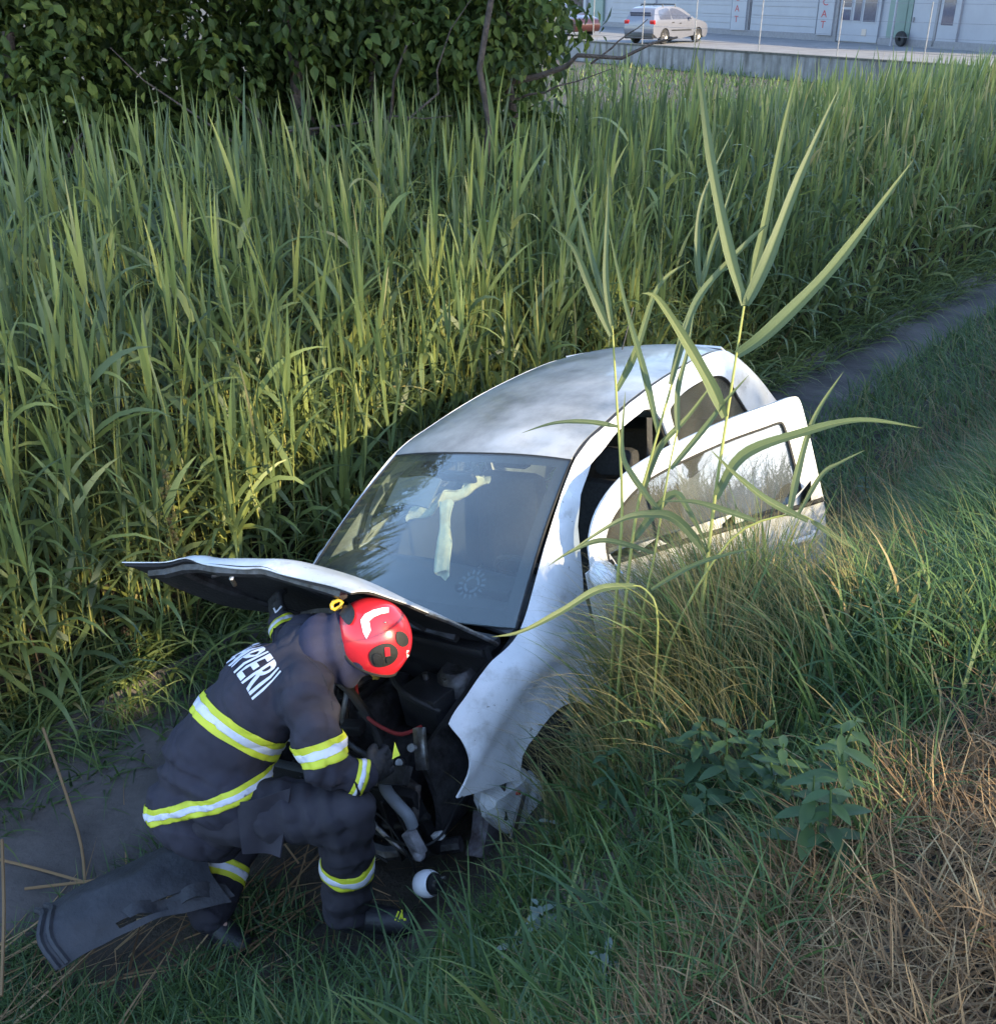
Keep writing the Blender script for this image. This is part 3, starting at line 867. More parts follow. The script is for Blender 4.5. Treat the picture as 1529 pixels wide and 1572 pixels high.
# windscreen
WBL, WBR, WTL, WTR = (-.672, -.19), (.672, -.19), (-.575, -.915), (.575, -.915)
def ws_fn(u, v, inset=0.0, lift=0.0):
    uu = inset + (1 - 2 * inset) * u; vv = inset * .9 + (1 - 1.8 * inset) * v
    t = uu * 2 - 1
    x = (.676 + (.580 - .676) * vv) * t
    y = -.19 + (-.915 + .19) * vv + .11 * (1 - t * t) * (1 - vv) + .055 * (1 - t * t) * vv
    z = .950 + (1.392 - .950) * vv + .028 * math.sin(math.pi * vv) + (.012 * (1 - vv) + .045 * vv) * (1 - abs(t) ** 2.4)
    return warp((x, y + .55 * lift, z + .83 * lift))
V, F = grid(25, 21, ws_fn)
V, F = thicken(V, F, .005)
wsg = obj('windscreen', V, F, WGLASS, car, sharp=60)
def frit():
    # black printed border: strips just under the glass
    mb = MB()
    def band(f):
        V, F = grid(25, 3, f); mb.add(V, F)
    band(lambda u, v: ws_fn(u, .0 + .085 * v, 0, -.008))
    band(lambda u, v: ws_fn(u, 1 - .055 * v, 0, -.008))
    mb2 = MB()
    V, F = grid(3, 25, lambda u, v: ws_fn(u * .055, .085 + (.945 - .085) * v, 0, -.008)); mb.add(V, F)
    V, F = grid(3, 25, lambda u, v: ws_fn(1 - u * .055, .085 + (.945 - .085) * v, 0, -.008)); mb.add(V, F)
    return mb
frit().build('windscreen_border', BLACKP, car, sharp=60)
MB().tube([ws_fn(0, v, 0, .002) for v in np.linspace(0, 1, 20)], .007, 6).build('windscreen_seal', RUBBER, car)
MB().tube([ws_fn(1, v, 0, .002) for v in np.linspace(0, 1, 20)], .007, 6).build('windscreen_seal', RUBBER, car)
MB().tube([ws_fn(u, 1, 0, .002) for u in np.linspace(0, 1, 20)], .006, 6).build('windscreen_seal', RUBBER, car)
# round sun-shaped sticker behind the glass
STK = mat('sticker_grey', (0.10, 0.115, 0.14), 0.7, var=0.15)
mb = MB()
cu_, cv_ = .205, .20
for k in range(14):
    a = 2 * math.pi * k / 14
    def q(rr, da): return ws_fn(cu_ + rr * math.cos(a + da) / 1.30, cv_ + rr * math.sin(a + da) / .85, 0, -.007)
    mb.add([q(.046, -.12), q(.046, .12), q(.066, .06), q(.066, -.06)], [(0, 1, 2, 3)])
for k in range(20):
    a = 2 * math.pi * k / 20; b = 2 * math.pi * (k + 1) / 20
    def q(rr, aa): return ws_fn(cu_ + rr * math.cos(aa) / 1.30, cv_ + rr * math.sin(aa) / .85, 0, -.007)
    if k % 5: mb.add([q(.026, a), q(.026, b), q(.038, b), q(.038, a)], [(0, 1, 2, 3)])
mb.build('windscreen_sticker', STK, car, smooth=False)

# front wings
WC = (-.15, .20)
fend = [(-.595, .22), (-.595, .928), (-.19, .943)] + [tuple(p[:2]) for p in EP[::-1] if -.19 < p[0] < .335] + cr([(.335, .785), (.338, .72), (.372, .64), (.455, .545)], 4)[1:] + [(.30, .487), (.15, .428)] + [(WC[0] + .365 * math.cos(a), WC[1] + .365 * math.sin(a)) for a in np.linspace(.62, math.pi - .25, 16)] + [(-.52, .22)]
def wing(sgn):
    V2, F2 = panel2d(fend, (), .035)
    V = []
    for y, z in V2:
        x = SX(y, z)
        # crease between the top and the flank, running down to the headlamp corner
        zc = .80 - .42 * max(0, y + .02) if y > -.02 else .80
        dz = z - zc
        x += .016 * math.exp(-(dz / .05) ** 2) * min(1, max(0, (y + .55) / .3))
        # lip of the wheel arch
        r = math.hypot(y - WC[0], z - WC[1])
        x += .018 * math.exp(-((r - .365) / .035) ** 2)
        x += .006 * vnoise(y, z, 6.0, 2.2)
        V.append(warp((sgn * x, y, z)))
    V3, F3 = thicken(V, F2, .010, flip=(sgn > 0))
    return obj('front_wing', V3, F3, PAINT, car, sharp=50)
wing(-1); 
# inner flange of the wing along the bonnet gap
def strip(name, A, B, m, parent=car, thick=.008):
    V = list(A) + list(B); n = len(A)
    F = [(i, i + 1, n + i + 1, n + i) for i in range(n - 1)]
    V, F = thicken(V, F, thick)
    return obj(name, V, F, m, parent, sharp=60)
ys = [p for p in EP if -.19 <= p[0] <= .335]
strip('wing_flange', [warp((-(p[2] + .002), p[0], p[1] - .002)) for p in ys], [warp((-(p[2] - .05), p[0], p[1] - .035)) for p in ys], BLACKP)
# crumpled right wing, pushed down and folded
V2, F2 = panel2d(fend, (), .05)
V = []
for y, z in V2:
    x = SX(y, z) - .05 * max(0, y + .1) + .03 * vnoise(y, z, 5, 4.4)
    V.append(warp((x, y - .05 * max(0, y), z - .20 - .35 * max(0, y + .1) + .03 * vnoise(y, z, 4, 9.0))))
V3, F3 = thicken(V, F2, .010, flip=True)
tag(obj('front_wing', V3, F3, PAINT, car, sharp=40), label='crumpled right front wing')

# bonnet, sprung open and buckled
HB = {(-1, 0): (-.655, -.08, .905), (0, 0): (0, -.03, .93), (1, 0): (.65, -.05, .865), (-1, .5): (-.655, .27, 1.245), (0, .5): (0, .30, 1.36), (1, .5): (.66, .40, 1.17), (-1, 1): (-.62, .57, 1.515), (0, 1): (0, .575, 1.53), (1, 1): (.65, .72, 1.545)}
def hood_pt(u, v):
    def q3(a, b, c, t): return (2 * (t - .5) * (t - 1)) * a + (4 * t * (1 - t)) * b + (2 * t * (t - .5)) * c
    rows = [q3(np.array(HB[(-1, l)]), np.array(HB[(0, l)]), np.array(HB[(1, l)]), u) for l in (0, .5, 1)]
    p = q3(rows[0], rows[1], rows[2], v)
    n = np.array((0.0, -.62, .78))
    # fold lines from the crash and the rounded nose
    p = p + n * (.022 * math.exp(-((u - .70 - .05 * v) / .05) ** 2) * v + .012 * math.exp(-((u - .42) / .06) ** 2) * v ** 2)
    p = p - n * .05 * max(0, v - .86) ** 2 / .02 * (1 if v > .86 else 0) * .5
    p = p + n * (.006 * vnoise(u * 3, v * 3, 1.6, .4))
    return p
V, F = grid(41, 31, lambda u, v: hood_pt(u, v))
V, F = thicken(V, F, .004, flip=True)
hood = obj('bonnet', V, F, PAINT, car, sharp=45)
NH = np.array((0.0, -.62, .78))
def hl(u, v, d): return tuple(hood_pt(u, v) - NH * d)
V, F = grid(31, 25, lambda u, v: hl(.006 + .988 * u, .01 + .98 * v, .010 + .030 * (1 - (2 * u - 1) ** 8) * (1 - (2 * v - 1) ** 8) + .010 * math.sin(9 * u) * math.sin(7 * v)))
V, F = thicken(V, F, .012, flip=True)
obj('bonnet_liner', V, F, LINER, hood, sharp=45)
for u0, u1, v0, v1 in ((.08, .92, .90, .95), (.08, .92, .10, .16)):
    MB().tube([hl(u0 + (u1 - u0) * k / 12, (v0 + v1) / 2, .04) for k in range(13)], .024, 6).build('bonnet_frame', DARKMET, hood)
for u in (.2, .5, .8):
    MB().tube([hl(u + .04 * math.sin(3 * k / 8), .14 + .74 * k / 8, .042) for k in range(9)], .020, 6).build('bonnet_rib', DARKMET, hood)
MB().tube([hl(.60, .86, .05), hl(.60, .86, .085), hl(.61, .80, .11)], .010, 6).build('bonnet_catch', STEEL, hood)
MB().tube([hl(.72, .72, .05), hl(.74, .78, .075)], .008, 6).build('bonnet_catch', STEEL, hood)
# edge bead of the bonnet at its left rear corner
MB().tube([hl(.004, k / 10 * .5, .004) for k in range(11)], .010, 6).build('bonnet_edge', STEEL, hood)

RUST0 = mat('dull_steel', (.20, .19, .19), .5, .6, col2=(.07, .05, .045), scale=16, bump=.3)
# engine bay
mb = MB()
mb.box((0, -.05, .62), (1.30, .03, .62), Matrix.Rotation(R(-8), 3, 'X'))
mb.build('firewall', BLACKP, car)
mb = MB().box((0, -.05, .90), (1.28, .14, .05), None, .015)
mb.build('scuttle_panel', BLACKP, car)
for sg in (-1, 1):
    V, F = grid(8, 12, lambda u, v: (sg * (.52 + .05 * math.sin(3 * u) + .03 * v), -.08 + .50 * v, .20 + .55 * u - .12 * v * u))
    V, F = thicken(V, F, .03)
    obj('inner_wing', V, F, DARKMET, car)
MB().lathe([(.001, .0), (.07, .0), (.10, -.03), (.11, -.10)], Matrix.Translation((-.46, .0, .80)), 20).build('strut_top', DARKMET, car)
MB().lathe([(.001, .0), (.07, .0), (.10, -.03), (.11, -.10)], Matrix.Translation((.46, .0, .74)), 20).build('strut_top', DARKMET, car)
eb = MB()
eb.box((.12, .16, .48), (.52, .36, .40), Matrix.Rotation(R(6), 3, 'Z'), .04)
eb.box((-.24, .20, .38), (.26, .30, .28), None, .05)
engine = eb.build('engine', DARKMET, car)
MB().box((.14, .17, .70), (.40, .22, .06), Matrix.Rotation(R(6), 3, 'Z'), .02).build('engine_cover', BLACKP, engine)
for k in range(4):
    MB().tube([(-.02 + .1 * k, .10, .73), (-.04 + .1 * k, .28, .76), (-.05 + .1 * k, .36, .66), (-.05 + .1 * k, .37, .50)], .022, 8).build('intake_runner', DARKMET, engine)
MB().lathe([(.001, .02), (.03, .02), (.035, 0), (.035, -.03)], Matrix.Translation((-.02, .12, .745)), 14).build('filler_cap', mat('yellow_cap', (.55, .38, .05), .5, var=.2), engine)
bt = MB().box((-.38, .12, .66), (.24, .18, .19), Matrix.Rotation(R(-5), 3, 'Z'), .012).build('battery', BLACKP, car)
MB().lathe([(.001, .03), (.014, .03), (.014, 0)], Matrix.Translation((-.33, .08, .755)), 10).build('terminal', STEEL, bt)
MB().lathe([(.001, .03), (.014, .03), (.014, 0)], Matrix.Translation((-.45, .08, .755)), 10).build('terminal', STEEL, bt)
MB().box((.40, .12, .64), (.22, .28, .20), Matrix.Rotation(R(12), 3, 'Z'), .03).build('air_box', BLACKP, car)
def hose(name, pts, r, m, parent=car, n=8):
    return MB().tube(cr(pts, 5), r, n).build(name, m, parent)
hose('black_hose', [(.35, .0, .80), (.2, .25, .82), (-.05, .3, .78), (-.25, .36, .62), (-.3, .42, .42)], .022, RUBBER)
hose('black_hose', [(-.1, -.02, .78), (-.2, .15, .80), (-.36, .24, .78), (-.5, .2, .70)], .016, RUBBER)
hose('cable', [(.2, .05, .80), (0, .2, .79), (-.15, .33, .7), (-.4, .38, .68), (-.52, .34, .72)], .009, mat('red_cable', (.30, .03, .03), .5))
hose('grey_hose', [(-.40, .50, .565), (-.45, .55, .535), (-.52, .57, .495), (-.575, .575, .455), (-.585, .575, .405)], .026, mat('grey_hose', (.22, .24, .27), .55, var=.2), n=12)
hose('black_hose', [(.1, .42, .3), (-.15, .5, .26), (-.4, .52, .3), (-.56, .46, .36)], .018, RUBBER)
# twisted upper crossmember with bolts and bracket
def cm(u, v):
    x = .55 - 1.17 * u
    return (x, .47 - .05 * math.sin(5 * u) + .05 * v, .52 + .13 * u + .03 * math.sin(7 * u) - .055 * v * (1 if v < .5 else 1))
V, F = grid(24, 4, cm)
V, F = thicken(V, F, .035)
xm = obj('crossmember', V, F, DARKMET, car, sharp=40)
for p in ((-.44, .515, .625), (-.53, .505, .655), (-.585, .47, .72)):
    MB().lathe([(.001, .012), (.017, .012), (.019, 0), (.019, -.01)], Matrix.Translation(p) @ Vector((-.3, .75, .6)).to_track_quat('Z', 'Y').to_matrix().to_4x4(), 10).build('bolt', STEEL, xm)
MB().box((-.60, .44, .70), (.06, .02, .17), Matrix.Rotation(R(28), 3, 'X') @ Matrix.Rotation(R(15), 3, 'Y'), .004).build('bracket', STEEL, xm)
MB().box((-.05, .50, .30), (.98, .05, .36), Matrix.Rotation(R(-10), 3, 'X') @ Matrix.Rotation(R(6), 3, 'Z'), .01).build('radiator', BLACKP, car)
lowm = MB().tube([(.62, .46, .18), (.2, .56, .12), (-.3, .52, .12), (-.6, .36, .15)], .035, 8).build('lower_crossmember', DARKMET, car)
# crushed end of the left chassis leg: a square tube, open at the front
def sq_tube(pts, w, h, t=.006):
    mb = MB()
    pts = [Vector(p) for p in pts]
    ax = (pts[-1] - pts[0]).normalized()
    sx = Vector((1, 0, 0)); sx = (sx - ax * sx.dot(ax)).normalized(); sz = ax.cross(sx)
    V = []
    for k, p in enumerate(pts):
        sc = 1 + .07 * (-1) ** k
        for f in (1.0, .86):
            for a, b in ((-1, -1), (1, -1), (1, 1), (-1, 1)):
                V.append(p + sx * a * w * .5 * f * sc + sz * b * h * .5 * f * sc)
    F = []
    n = len(pts)
    for k in range(n - 1):
        for o in (0, 4):
            for i in range(4):
                F.append((k * 8 + o + i, k * 8 + o + (i + 1) % 4, (k + 1) * 8 + o + (i + 1) % 4, (k + 1) * 8 + o + i))
    for i in range(4): F.append(((n - 1) * 8 + i, (n - 1) * 8 + (i + 1) % 4, (n - 1) * 8 + 4 + (i + 1) % 4, (n - 1) * 8 + 4 + i))
    mb.add(V, F)
    return mb
RUST = mat('rusty_steel', (.26, .24, .26), .5, .5, col2=(.10, .065, .055), scale=16, bump=.4)
sq_tube([(-.58, .02, .30), (-.60, .12, .22), (-.615, .18, .17), (-.63, .25, .10), (-.64, .31, .045)], .085, .10).build('chassis_leg', RUST, car, smooth=False)
MB().box((-.63, .13, .29), (.02, .22, .10), Matrix.Rotation(R(38), 3, 'X'), .004).build('bracket', RUST, car)
# washer bottle hanging below the wing
wt = [(.255, .375), (.14, .385), (.02, .36), (-.06, .25), (-.085, .13), (-.075, .06), (.03, .028), (.10, .045), (.20, .12), (.285, .27), (.285, .33)]
V2, F2 = panel2d(wt, (), .03)
rs0 = resamp(wt, .012)
def pill(sg):
    out = []
    for y, z in V2:
        d = min(math.hypot(y - a, z - b) for a, b in rs0)
        k = min(1, d / .028)
        gro = .02 * math.exp(-((y - .06 + .35 * (z - .2)) / .022) ** 2) - .025 * max(0, (z - .2)) / .2 + .018 * max(0, y - .1) / .1
        out.append((-.70 + sg * (.012 + .06 * k - (gro if sg < 0 else 0)), y, z))
    return out
mb = MB()
mb.add(pill(-1), [f[::-1] for f in F2]); mb.add(pill(1), F2)
n_ = len(wt); rs = resamp(wt, .03)
mb.add([(-.70 - .012, y, z) for y, z in rs] + [(-.70 + .012, y, z) for y, z in rs], [(i, (i + 1) % len(rs), len(rs) + (i + 1) % len(rs), len(rs) + i) for i in range(len(rs))])
tank = mb.build('washer_bottle', TANKM, car, sharp=25)
MB().lathe([(.001, .016), (.010, .016), (.013, 0), (.013, -.01)], Matrix.Translation((-.775, .135, .315)) @ Matrix.Rotation(R(-90), 4, 'Y'), 12).build('red_plug', REDL, tank)
MB().box((-.775, .16, .21), (.012, .20, .035), Matrix.Rotation(R(-48), 3, 'X'), .004).build('strap', RUST0, tank)
MB().lathe([(.013, -.02), (.013, .045), (.020, .045), (.020, -.02)], Matrix.Translation((-.765, .03, .065)) @ Vector((-.8, .35, -.1)).to_track_quat('Z', 'Y').to_matrix().to_4x4(), 14).build('spout', TANKM, tank)
hose('wire', [(-.30, .55, .25), (-.58, .58, .30), (-.66, .50, .33), (-.62, .36, .34), (-.60, .2, .36)], .006, RUBBER)
MB().box((-.635, .50, .315), (.055, .03, .03), Matrix.Rotation(R(25), 3, 'Y'), .004).build('wire_plug', mat('white_plug', (.5, .5, .5), .5, var=.2), car)
cn = MB().box((-.60, .60, .345), (.06, .05, .11), Matrix.Rotation(R(20), 3, 'Y'), .01)
cn.ell((-.62, .61, .30), .028)
cn.build('lamp_holder', mat('grey_plastic', (.30, .29, .31), .5, col2=(.12, .11, .11), scale=20), car)

for k in range(9):
    x = -.50 + .10 * k
    MB().box((x, .515 + .02 * math.sin(3 * k), .30 + .01 * math.sin(5 * k)), (.012, .06, .33), Matrix.Rotation(R(-10 + 8 * math.sin(2 * k)), 3, 'X')).build('radiator_fin', DARKMET, car)
hose('bent_pipe', [(.30, .50, .40), (.05, .56, .42), (-.2, .55, .36), (-.42, .55, .22), (-.45, .50, .12)], .012, STEEL)
hose('bent_pipe', [(.0, .38, .62), (-.15, .44, .60), (-.34, .46, .55), (-.40, .46, .42)], .014, DARKMET)
hose('wire', [(-.1, .5, .5), (-.25, .58, .44), (-.40, .56, .36), (-.52, .58, .20), (-.50, .56, .08)], .005, RUBBER)
hose('wire', [(.2, .5, .45), (0, .58, .36), (-.2, .60, .22), (-.36, .58, .14)], .006, RUBBER)
MB().box((-.47, .46, .42), (.14, .03, .16), Matrix.Rotation(R(25), 3, 'X') @ Matrix.Rotation(R(-20), 3, 'Z'), .006).build('torn_bracket', RUST0, car)
MB().box((-.30, .50, .50), (.20, .02, .06), Matrix.Rotation(R(35), 3, 'X') @ Matrix.Rotation(R(14), 3, 'Y'), .004).build('torn_bracket', RUST0, car)
MB().box((-.15, .40, .66), (.10, .07, .05), Matrix.Rotation(R(20), 3, 'Z'), .01).build('relay_box', BLACKP, car)
MB().lathe([(.03, -.04), (.045, -.04), (.05, 0), (.045, .04), (.01, .045), (.001, .045)], Matrix.Translation((-.33, .42, .36)) @ Matrix.Rotation(R(-70), 4, 'X'), 16).build('fan_motor', BLACKP, car)

# wheels (tyre, rim)
def wheel(c, steer=0, rim_m=None):
    M = Matrix.Translation(c) @ Matrix.Rotation(R(steer), 4, 'Z') @ Matrix.Rotation(R(90 if c[0] > 0 else -90), 4, 'Y')
    t = MB().lathe([(.16, -.08), (.255, -.085), (.277, -.06), (.28, 0), (.277, .06), (.255, .085), (.18, .08), (.17, .05)], M, 30).build('wheel', TYREM, car)
    MB().lathe([(.001, .045), (.04, .05), (.06, .035), (.13, .025), (.165, .07), (.182, .078)], M, 24).build('rim', rim_m or STEEL, t)
wheel((-.70, -.15, .22), -14, BLACKP); wheel((.70, -.15, .20), -10); wheel((-.715, -2.60, .25)); wheel((.715, -2.60, .25))
for sg, cy, cz in ((-1, -.15, .22), (-1, -2.60, .26), (1, -.15, .2), (1, -2.6, .26)):
    V, F = grid(16, 3, lambda u, v: (sg * (.46 + .30 * v), cy + .36 * math.cos(math.pi * u), cz + .36 * math.sin(math.pi * u)))
    V, F = thicken(V, F, .01); obj('wheel_housing', V, F, BLACKP, car)

# floor, sills and cabin
MB().box((0, -1.35, .17), (1.42, 2.5, .03)).build('floor_pan', BLACKP, car)
for sg in (-1, 1): MB().box((sg * .71, -1.35, .24), (.10, 1.55, .14), None, .02).build('sill', PAINT, car)
def dash(u, v):
    x = -.66 + 1.32 * u
    t = v
    y = -.16 - .42 * min(1, t * 1.5) - .06 * math.sin(math.pi * u)
    z = .915 + .035 * math.sin(math.pi * min(1, t * 1.3)) - .42 * max(0, t - .62) / .38
    return warp((x, y, z))
V, F = grid(17, 15, dash); V, F = thicken(V, F, .02)
obj('dashboard', V, F, mat('dashboard', (.045, .047, .055), .6, var=.3, bump=.2, bscale=200), car, sharp=60)
MB().box((-.36, -.42, .965), (.34, .16, .07), None, .03).build('instrument_hood', BLACKP, car)
M = Matrix.Translation((-.36, -.70, .86)) @ Matrix.Rotation(R(62), 4, 'X')
sw = MB()
sw.tube([M @ Vector((.18 * math.cos(a), .18 * math.sin(a), 0)) for a in np.linspace(0, 2 * math.pi, 29)], .015, 8, False)
for a in (.2, math.pi - .2, -math.pi / 2): sw.tube([M @ Vector((.05 * math.cos(a), .05 * math.sin(a), -.02)), M @ Vector((.18 * math.cos(a), .18 * math.sin(a), 0))], .014, 6)
sw.ell(M @ Vector((0, 0, -.02)), (.065, .065, .04))
sw.build('steering_wheel', BLACKP, car)
def seat(x):
    mb = MB()
    mb.box((x, -1.18, .42), (.48, .50, .16), Matrix.Rotation(R(6), 3, 'X'), .06)
    mb.box((x, -1.48, .74), (.46, .14, .60), Matrix.Rotation(R(16), 3, 'X'), .06)
    s = mb.build('front_seat', CLOTHG, car)
    MB().box((x, -1.60, 1.12), (.26, .09, .16), Matrix.Rotation(R(14), 3, 'X'), .04).build('headrest', CLOTHG, s)
seat(-.36); seat(.36)
rb = MB().box((0, -2.05, .42), (1.22, .48, .16), None, .05)
rb.box((0, -2.34, .72), (1.22, .13, .56), Matrix.Rotation(R(14), 3, 'X'), .05)
rb.build('rear_seat', CLOTHG, car)
MB().box((0, -2.62, .90), (1.16, .40, .025)).build('parcel_shelf', BLACKP, car)
V, F = grid(15, 15, lambda u, v: tuple(np.array(roof_fn(.04 + .92 * u, .03 + .94 * v)) - [0, 0, .03]))
obj('headlining', V, F, GREYT, car, sharp=None)
mi = MB().box((.06, -.80, 1.335), (.24, .035, .07), Matrix.Rotation(R(-20), 3, 'X'), .02); mi.tube([(.06, -.80, 1.34), (.06, -.83, 1.40)], .012, 6)
mi.build('rear_view_mirror', BLACKP, car)
V, F = grid(8, 5, lambda u, v: (.15 + .30 * u, -.64 - .14 * v, 1.215 + .10 * v + .012 * math.sin(5 * u)))
V, F = thicken(V, F, .012); obj('sun_visor', V, F, mat('visor_grey', (.20, .205, .22), .8, var=.2), car)
# limp cream airbag hanging in the cabin behind the glass
def bagbar(u, v):
    x = .30 - .37 * u; y = -.64 - .25 * u + .01; z = 1.155 + .145 * u
    w_ = .022 + .018 * math.sin(3 * math.pi * u) ** 2
    return (x + .02 * math.sin(14 * u + 3 * v), y + .35 * w_ * math.sin(6.28 * v) , z + w_ * math.cos(6.28 * v) + .008 * math.sin(17 * u))
V, F = grid(22, 9, bagbar)
def bagdrop(u, v):
    t = u
    x = .075 - .15 * t + .004 * math.sin(9 * t); y = -.70 + .29 * t; z = 1.225 - .235 * t
    w_ = .038 * (1 - .45 * math.sin(math.pi * min(1, t * 1.8)) * (1 if t < .55 else 0)) + .008
    return (x + w_ * math.cos(6.28 * v), y + .012 * math.sin(12.56 * v), z + .5 * w_ * math.sin(6.28 * v) + .006 * math.sin(25.1 * v))
V2, F2 = grid(22, 13, bagdrop)
ab = MB().add(V, F).add(V2, F2)
tag(ab.build('airbag', CREAM, car, sharp=None), label='limp cream airbag cloth hanging behind the windscreen')
MB().tube(cr([warp((-.60, -1.60, 1.36)), (-.60, -1.50, 1.1), (-.52, -1.3, .75), (-.5, -1.2, .45)], 5), [.02] * 16, 4).build('seat_belt', BLACKP, car)

# tailgate and rear
def tg(u, v):
    i = v
    y = np.interp(i, [0, .25, .55, .7, 1], [-2.54, -2.70, -2.90, -2.98, -3.03]); z = np.interp(i, [0, .25, .55, .7, 1], [1.435, 1.31, 1.08, .95, .55])
    xe = np.interp(-y, -EP[:, 0], EP[:, 2]) - .01
    t = u * 2 - 1
    return warp((t * xe, y - .06 * (1 - t * t), z + .02 * (1 - t * t) * (1 - v)))
V, F = grid(21, 25, tg); V, F = thicken(V, F, .012)
tgate = obj('tailgate', V, F, PAINT, car, sharp=45)
V, F = grid(17, 9, lambda u, v: tuple(np.array(tg(.10 + .80 * u, .10 + .42 * v)) + [0, -.012, .006])); V, F = thicken(V, F, .004)
obj('rear_window', V, F, DGL, tgate)
for sg in (-1, 1):
    V, F = grid(5, 9, lambda u, v: (sg * (.60 + .125 * u), -3.02 + .12 * u * u, .98 - .30 * v)); V, F = thicken(V, F, .03)
    obj('tail_light', V, F, REDL, car)
V, F = grid(21, 7, lambda u, v: ((u * 2 - 1) * .76, -2.98 - .10 * (1 - abs(u * 2 - 1) ** 3) , .60 - .38 * v)); V, F = thicken(V, F, .03)
obj('rear_bumper', V, F, PAINT, car)
MB().tube([(0, -2.35, 1.50), (0, -2.55, 1.72)], .004, 5).build('aerial', BLACKP, car)

# ---- doors
def door(parent, side, M, mirror_glass=True):
    """local frame at the hinge: x = towards the car's middle, y = forward, z = up; mirrored for the right side"""
    f = -1 if side > 0 else 1
    def P(x, y, z): return (f * x, y, z)
    def dx(u, z):
        z_ = z
        b = -.018 * math.sin(min(1, max(0, (z_ - .25) / .65)) * math.pi)
        if z > .93: b = .006 + .42 * (z - .93) if z > .955 else .016 * (z - .93) / .025
        return b + .03 * (u / 1.15 - .5) ** 2
    low = [(.0, .27), (.0, .925), (.03, .945), (1.145, .935), (1.15, .90), (1.14, .45), (1.09, .29)]
    V2, F2 = panel2d(low, (), .06)
    V = [P(dx(u, z), -u, z) for u, z in V2]
    V3, F3 = thicken(V, F2, .012, flip=(f < 0))
    d = obj('door', V3, F3, PAINT, parent, mw=M, sharp=40)
    fo = cr([(.03, .945), (.05, 1.05), (.12, 1.165), (.25, 1.262), (.42, 1.32), (.75, 1.372), (1.02, 1.388)], 4) + cr([(1.02, 1.388), (1.105, 1.392), (1.137, 1.372), (1.145, 1.28), (1.148, 1.1), (1.147, .937)], 4)[1:]
    fi = cr([(.115, .955), (.125, 1.03), (.19, 1.12), (.32, 1.205), (.48, 1.25), (.75, 1.288), (.96, 1.300)], 4) + cr([(.96, 1.300), (1.02, 1.302), (1.038, 1.285), (1.045, 1.22), (1.05, 1.1), (1.052, .955)], 4)[1:]
    V2, F2 = panel2d(fo, [fi], .05)
    V = [P(dx(u, z) - .004, -u, z) for u, z in V2]
    V3, F3 = thicken(V, F2, .035, flip=(f < 0))
    obj('window_frame', V3, F3, PAINT, d, sharp=40)
    V2, F2 = panel2d(fi, (), .09)
    V = [P(dx(u, z) + .014, -u, z) for u, z in V2]
    V3, F3 = thicken(V, F2, .004, flip=(f < 0))
    obj('door_window', V3, F3, GLASS, d)
    MB().tube([P(dx(u, z) + .004, -u, z) for u, z in fi + fi[:1]], .009, 6).build('window_seal', RUBBER, d)
    MB().tube([P(dx(.36, z) + .008, -.36, z) for z in (.955, 1.05, 1.15, 1.22)], .010, 6).build('window_divider', RUBBER, d)
    MB().tube([P(dx(u, .945) - .006, -u, .947) for u in np.linspace(.03, 1.14, 12)], .013, 6).build('belt_moulding', RUBBER, d)
    V2, F2 = panel2d([(.04, .32), (.04, .90), (1.08, .90), (1.08, .40)], (), .09)
    V3, F3 = thicken([P(.075, -u, z) for u, z in V2], F2, .03, flip=(f < 0))
    obj('door_trim', V3, F3, mat('door_trim', (.10, .10, .11), .8, var=.2), d)
    MB().tube([P(-.012, -.92, .80), P(-.045, -.94, .80), P(-.045, -1.06, .80), P(-.012, -1.08, .80)], .014, 8).build('door_handle', PAINT, d)
    if side > 0: return d
    mm_ = MB().ell(P(-.125, -.045, .985), (.095, .06, .062)).build('wing_mirror', PAINT, d)
    MB().tube([P(-.02, -.05, .955), P(-.09, -.05, .965)], .025, 8).build('mirror_arm', BLACKP, d)
    V, F = grid(7, 5, lambda u, v: P(-.125 + .16 * (u - .5), -.106, .985 + .09 * (v - .5))); V, F = thicken(V, F, .004)
    obj('mirror_glass', V, F, mat('mirror_silver', (.7, .7, .7), .03, 1.0), d)
    return d
axis = Vector((R(-6.7), R(-6.5), 0))
MD = Matrix.Translation((-.764, -.603, .144)) @ Matrix.Rotation(axis.length, 4, axis.normalized()) @ Matrix.Rotation(R(-39.4), 4, 'Z')
od = door(car, -1, MD)
tag(od, label='open driver door')
door(car, 1, Matrix.Translation((.792, -.603, 0.03)))

# ------------------------------------------------------------------ the firefighter, crouching at the engine bay
DN = np.array([0, -math.sin(PITCH), -math.cos(PITCH)]); FW = np.array([0, math.cos(PITCH), -math.sin(PITCH)]); RT = np.array([1.0, 0, 0])
J = {  # joints in metres
}
def at(u, v, d): return CAM + (RT * (u - 764.5) / 1600 + DN * (v - 786) / 1600 + FW) * d
J['pelvis'] = at(318, 1232, 4.12); J['waist'] = at(330, 1165, 4.08); J['chest'] = at(400, 1072, 4.03); J['neck'] = at(480, 995, 4.0); J['head'] = at(566, 981, 3.98)
J['sh_r'] = at(468, 1062, 3.86); J['el_r'] = at(500, 1178, 3.80); J['wr_r'] = at(556, 1192, 3.84); J['ha_r'] = at(590, 1172, 3.90)
J['sh_l'] = at(470, 985, 4.16); J['el_l'] = at(458, 995, 4.44); J['wr_l'] = at(434, 958, 4.52); J['ha_l'] = at(424, 930, 4.55)
J['hip_r'] = at(345, 1245, 4.02); J['kn_r'] = at(533, 1247, 3.86); J['an_r'] = at(533, 1392, 4.17); J['to_r'] = at(622, 1418, 4.13)
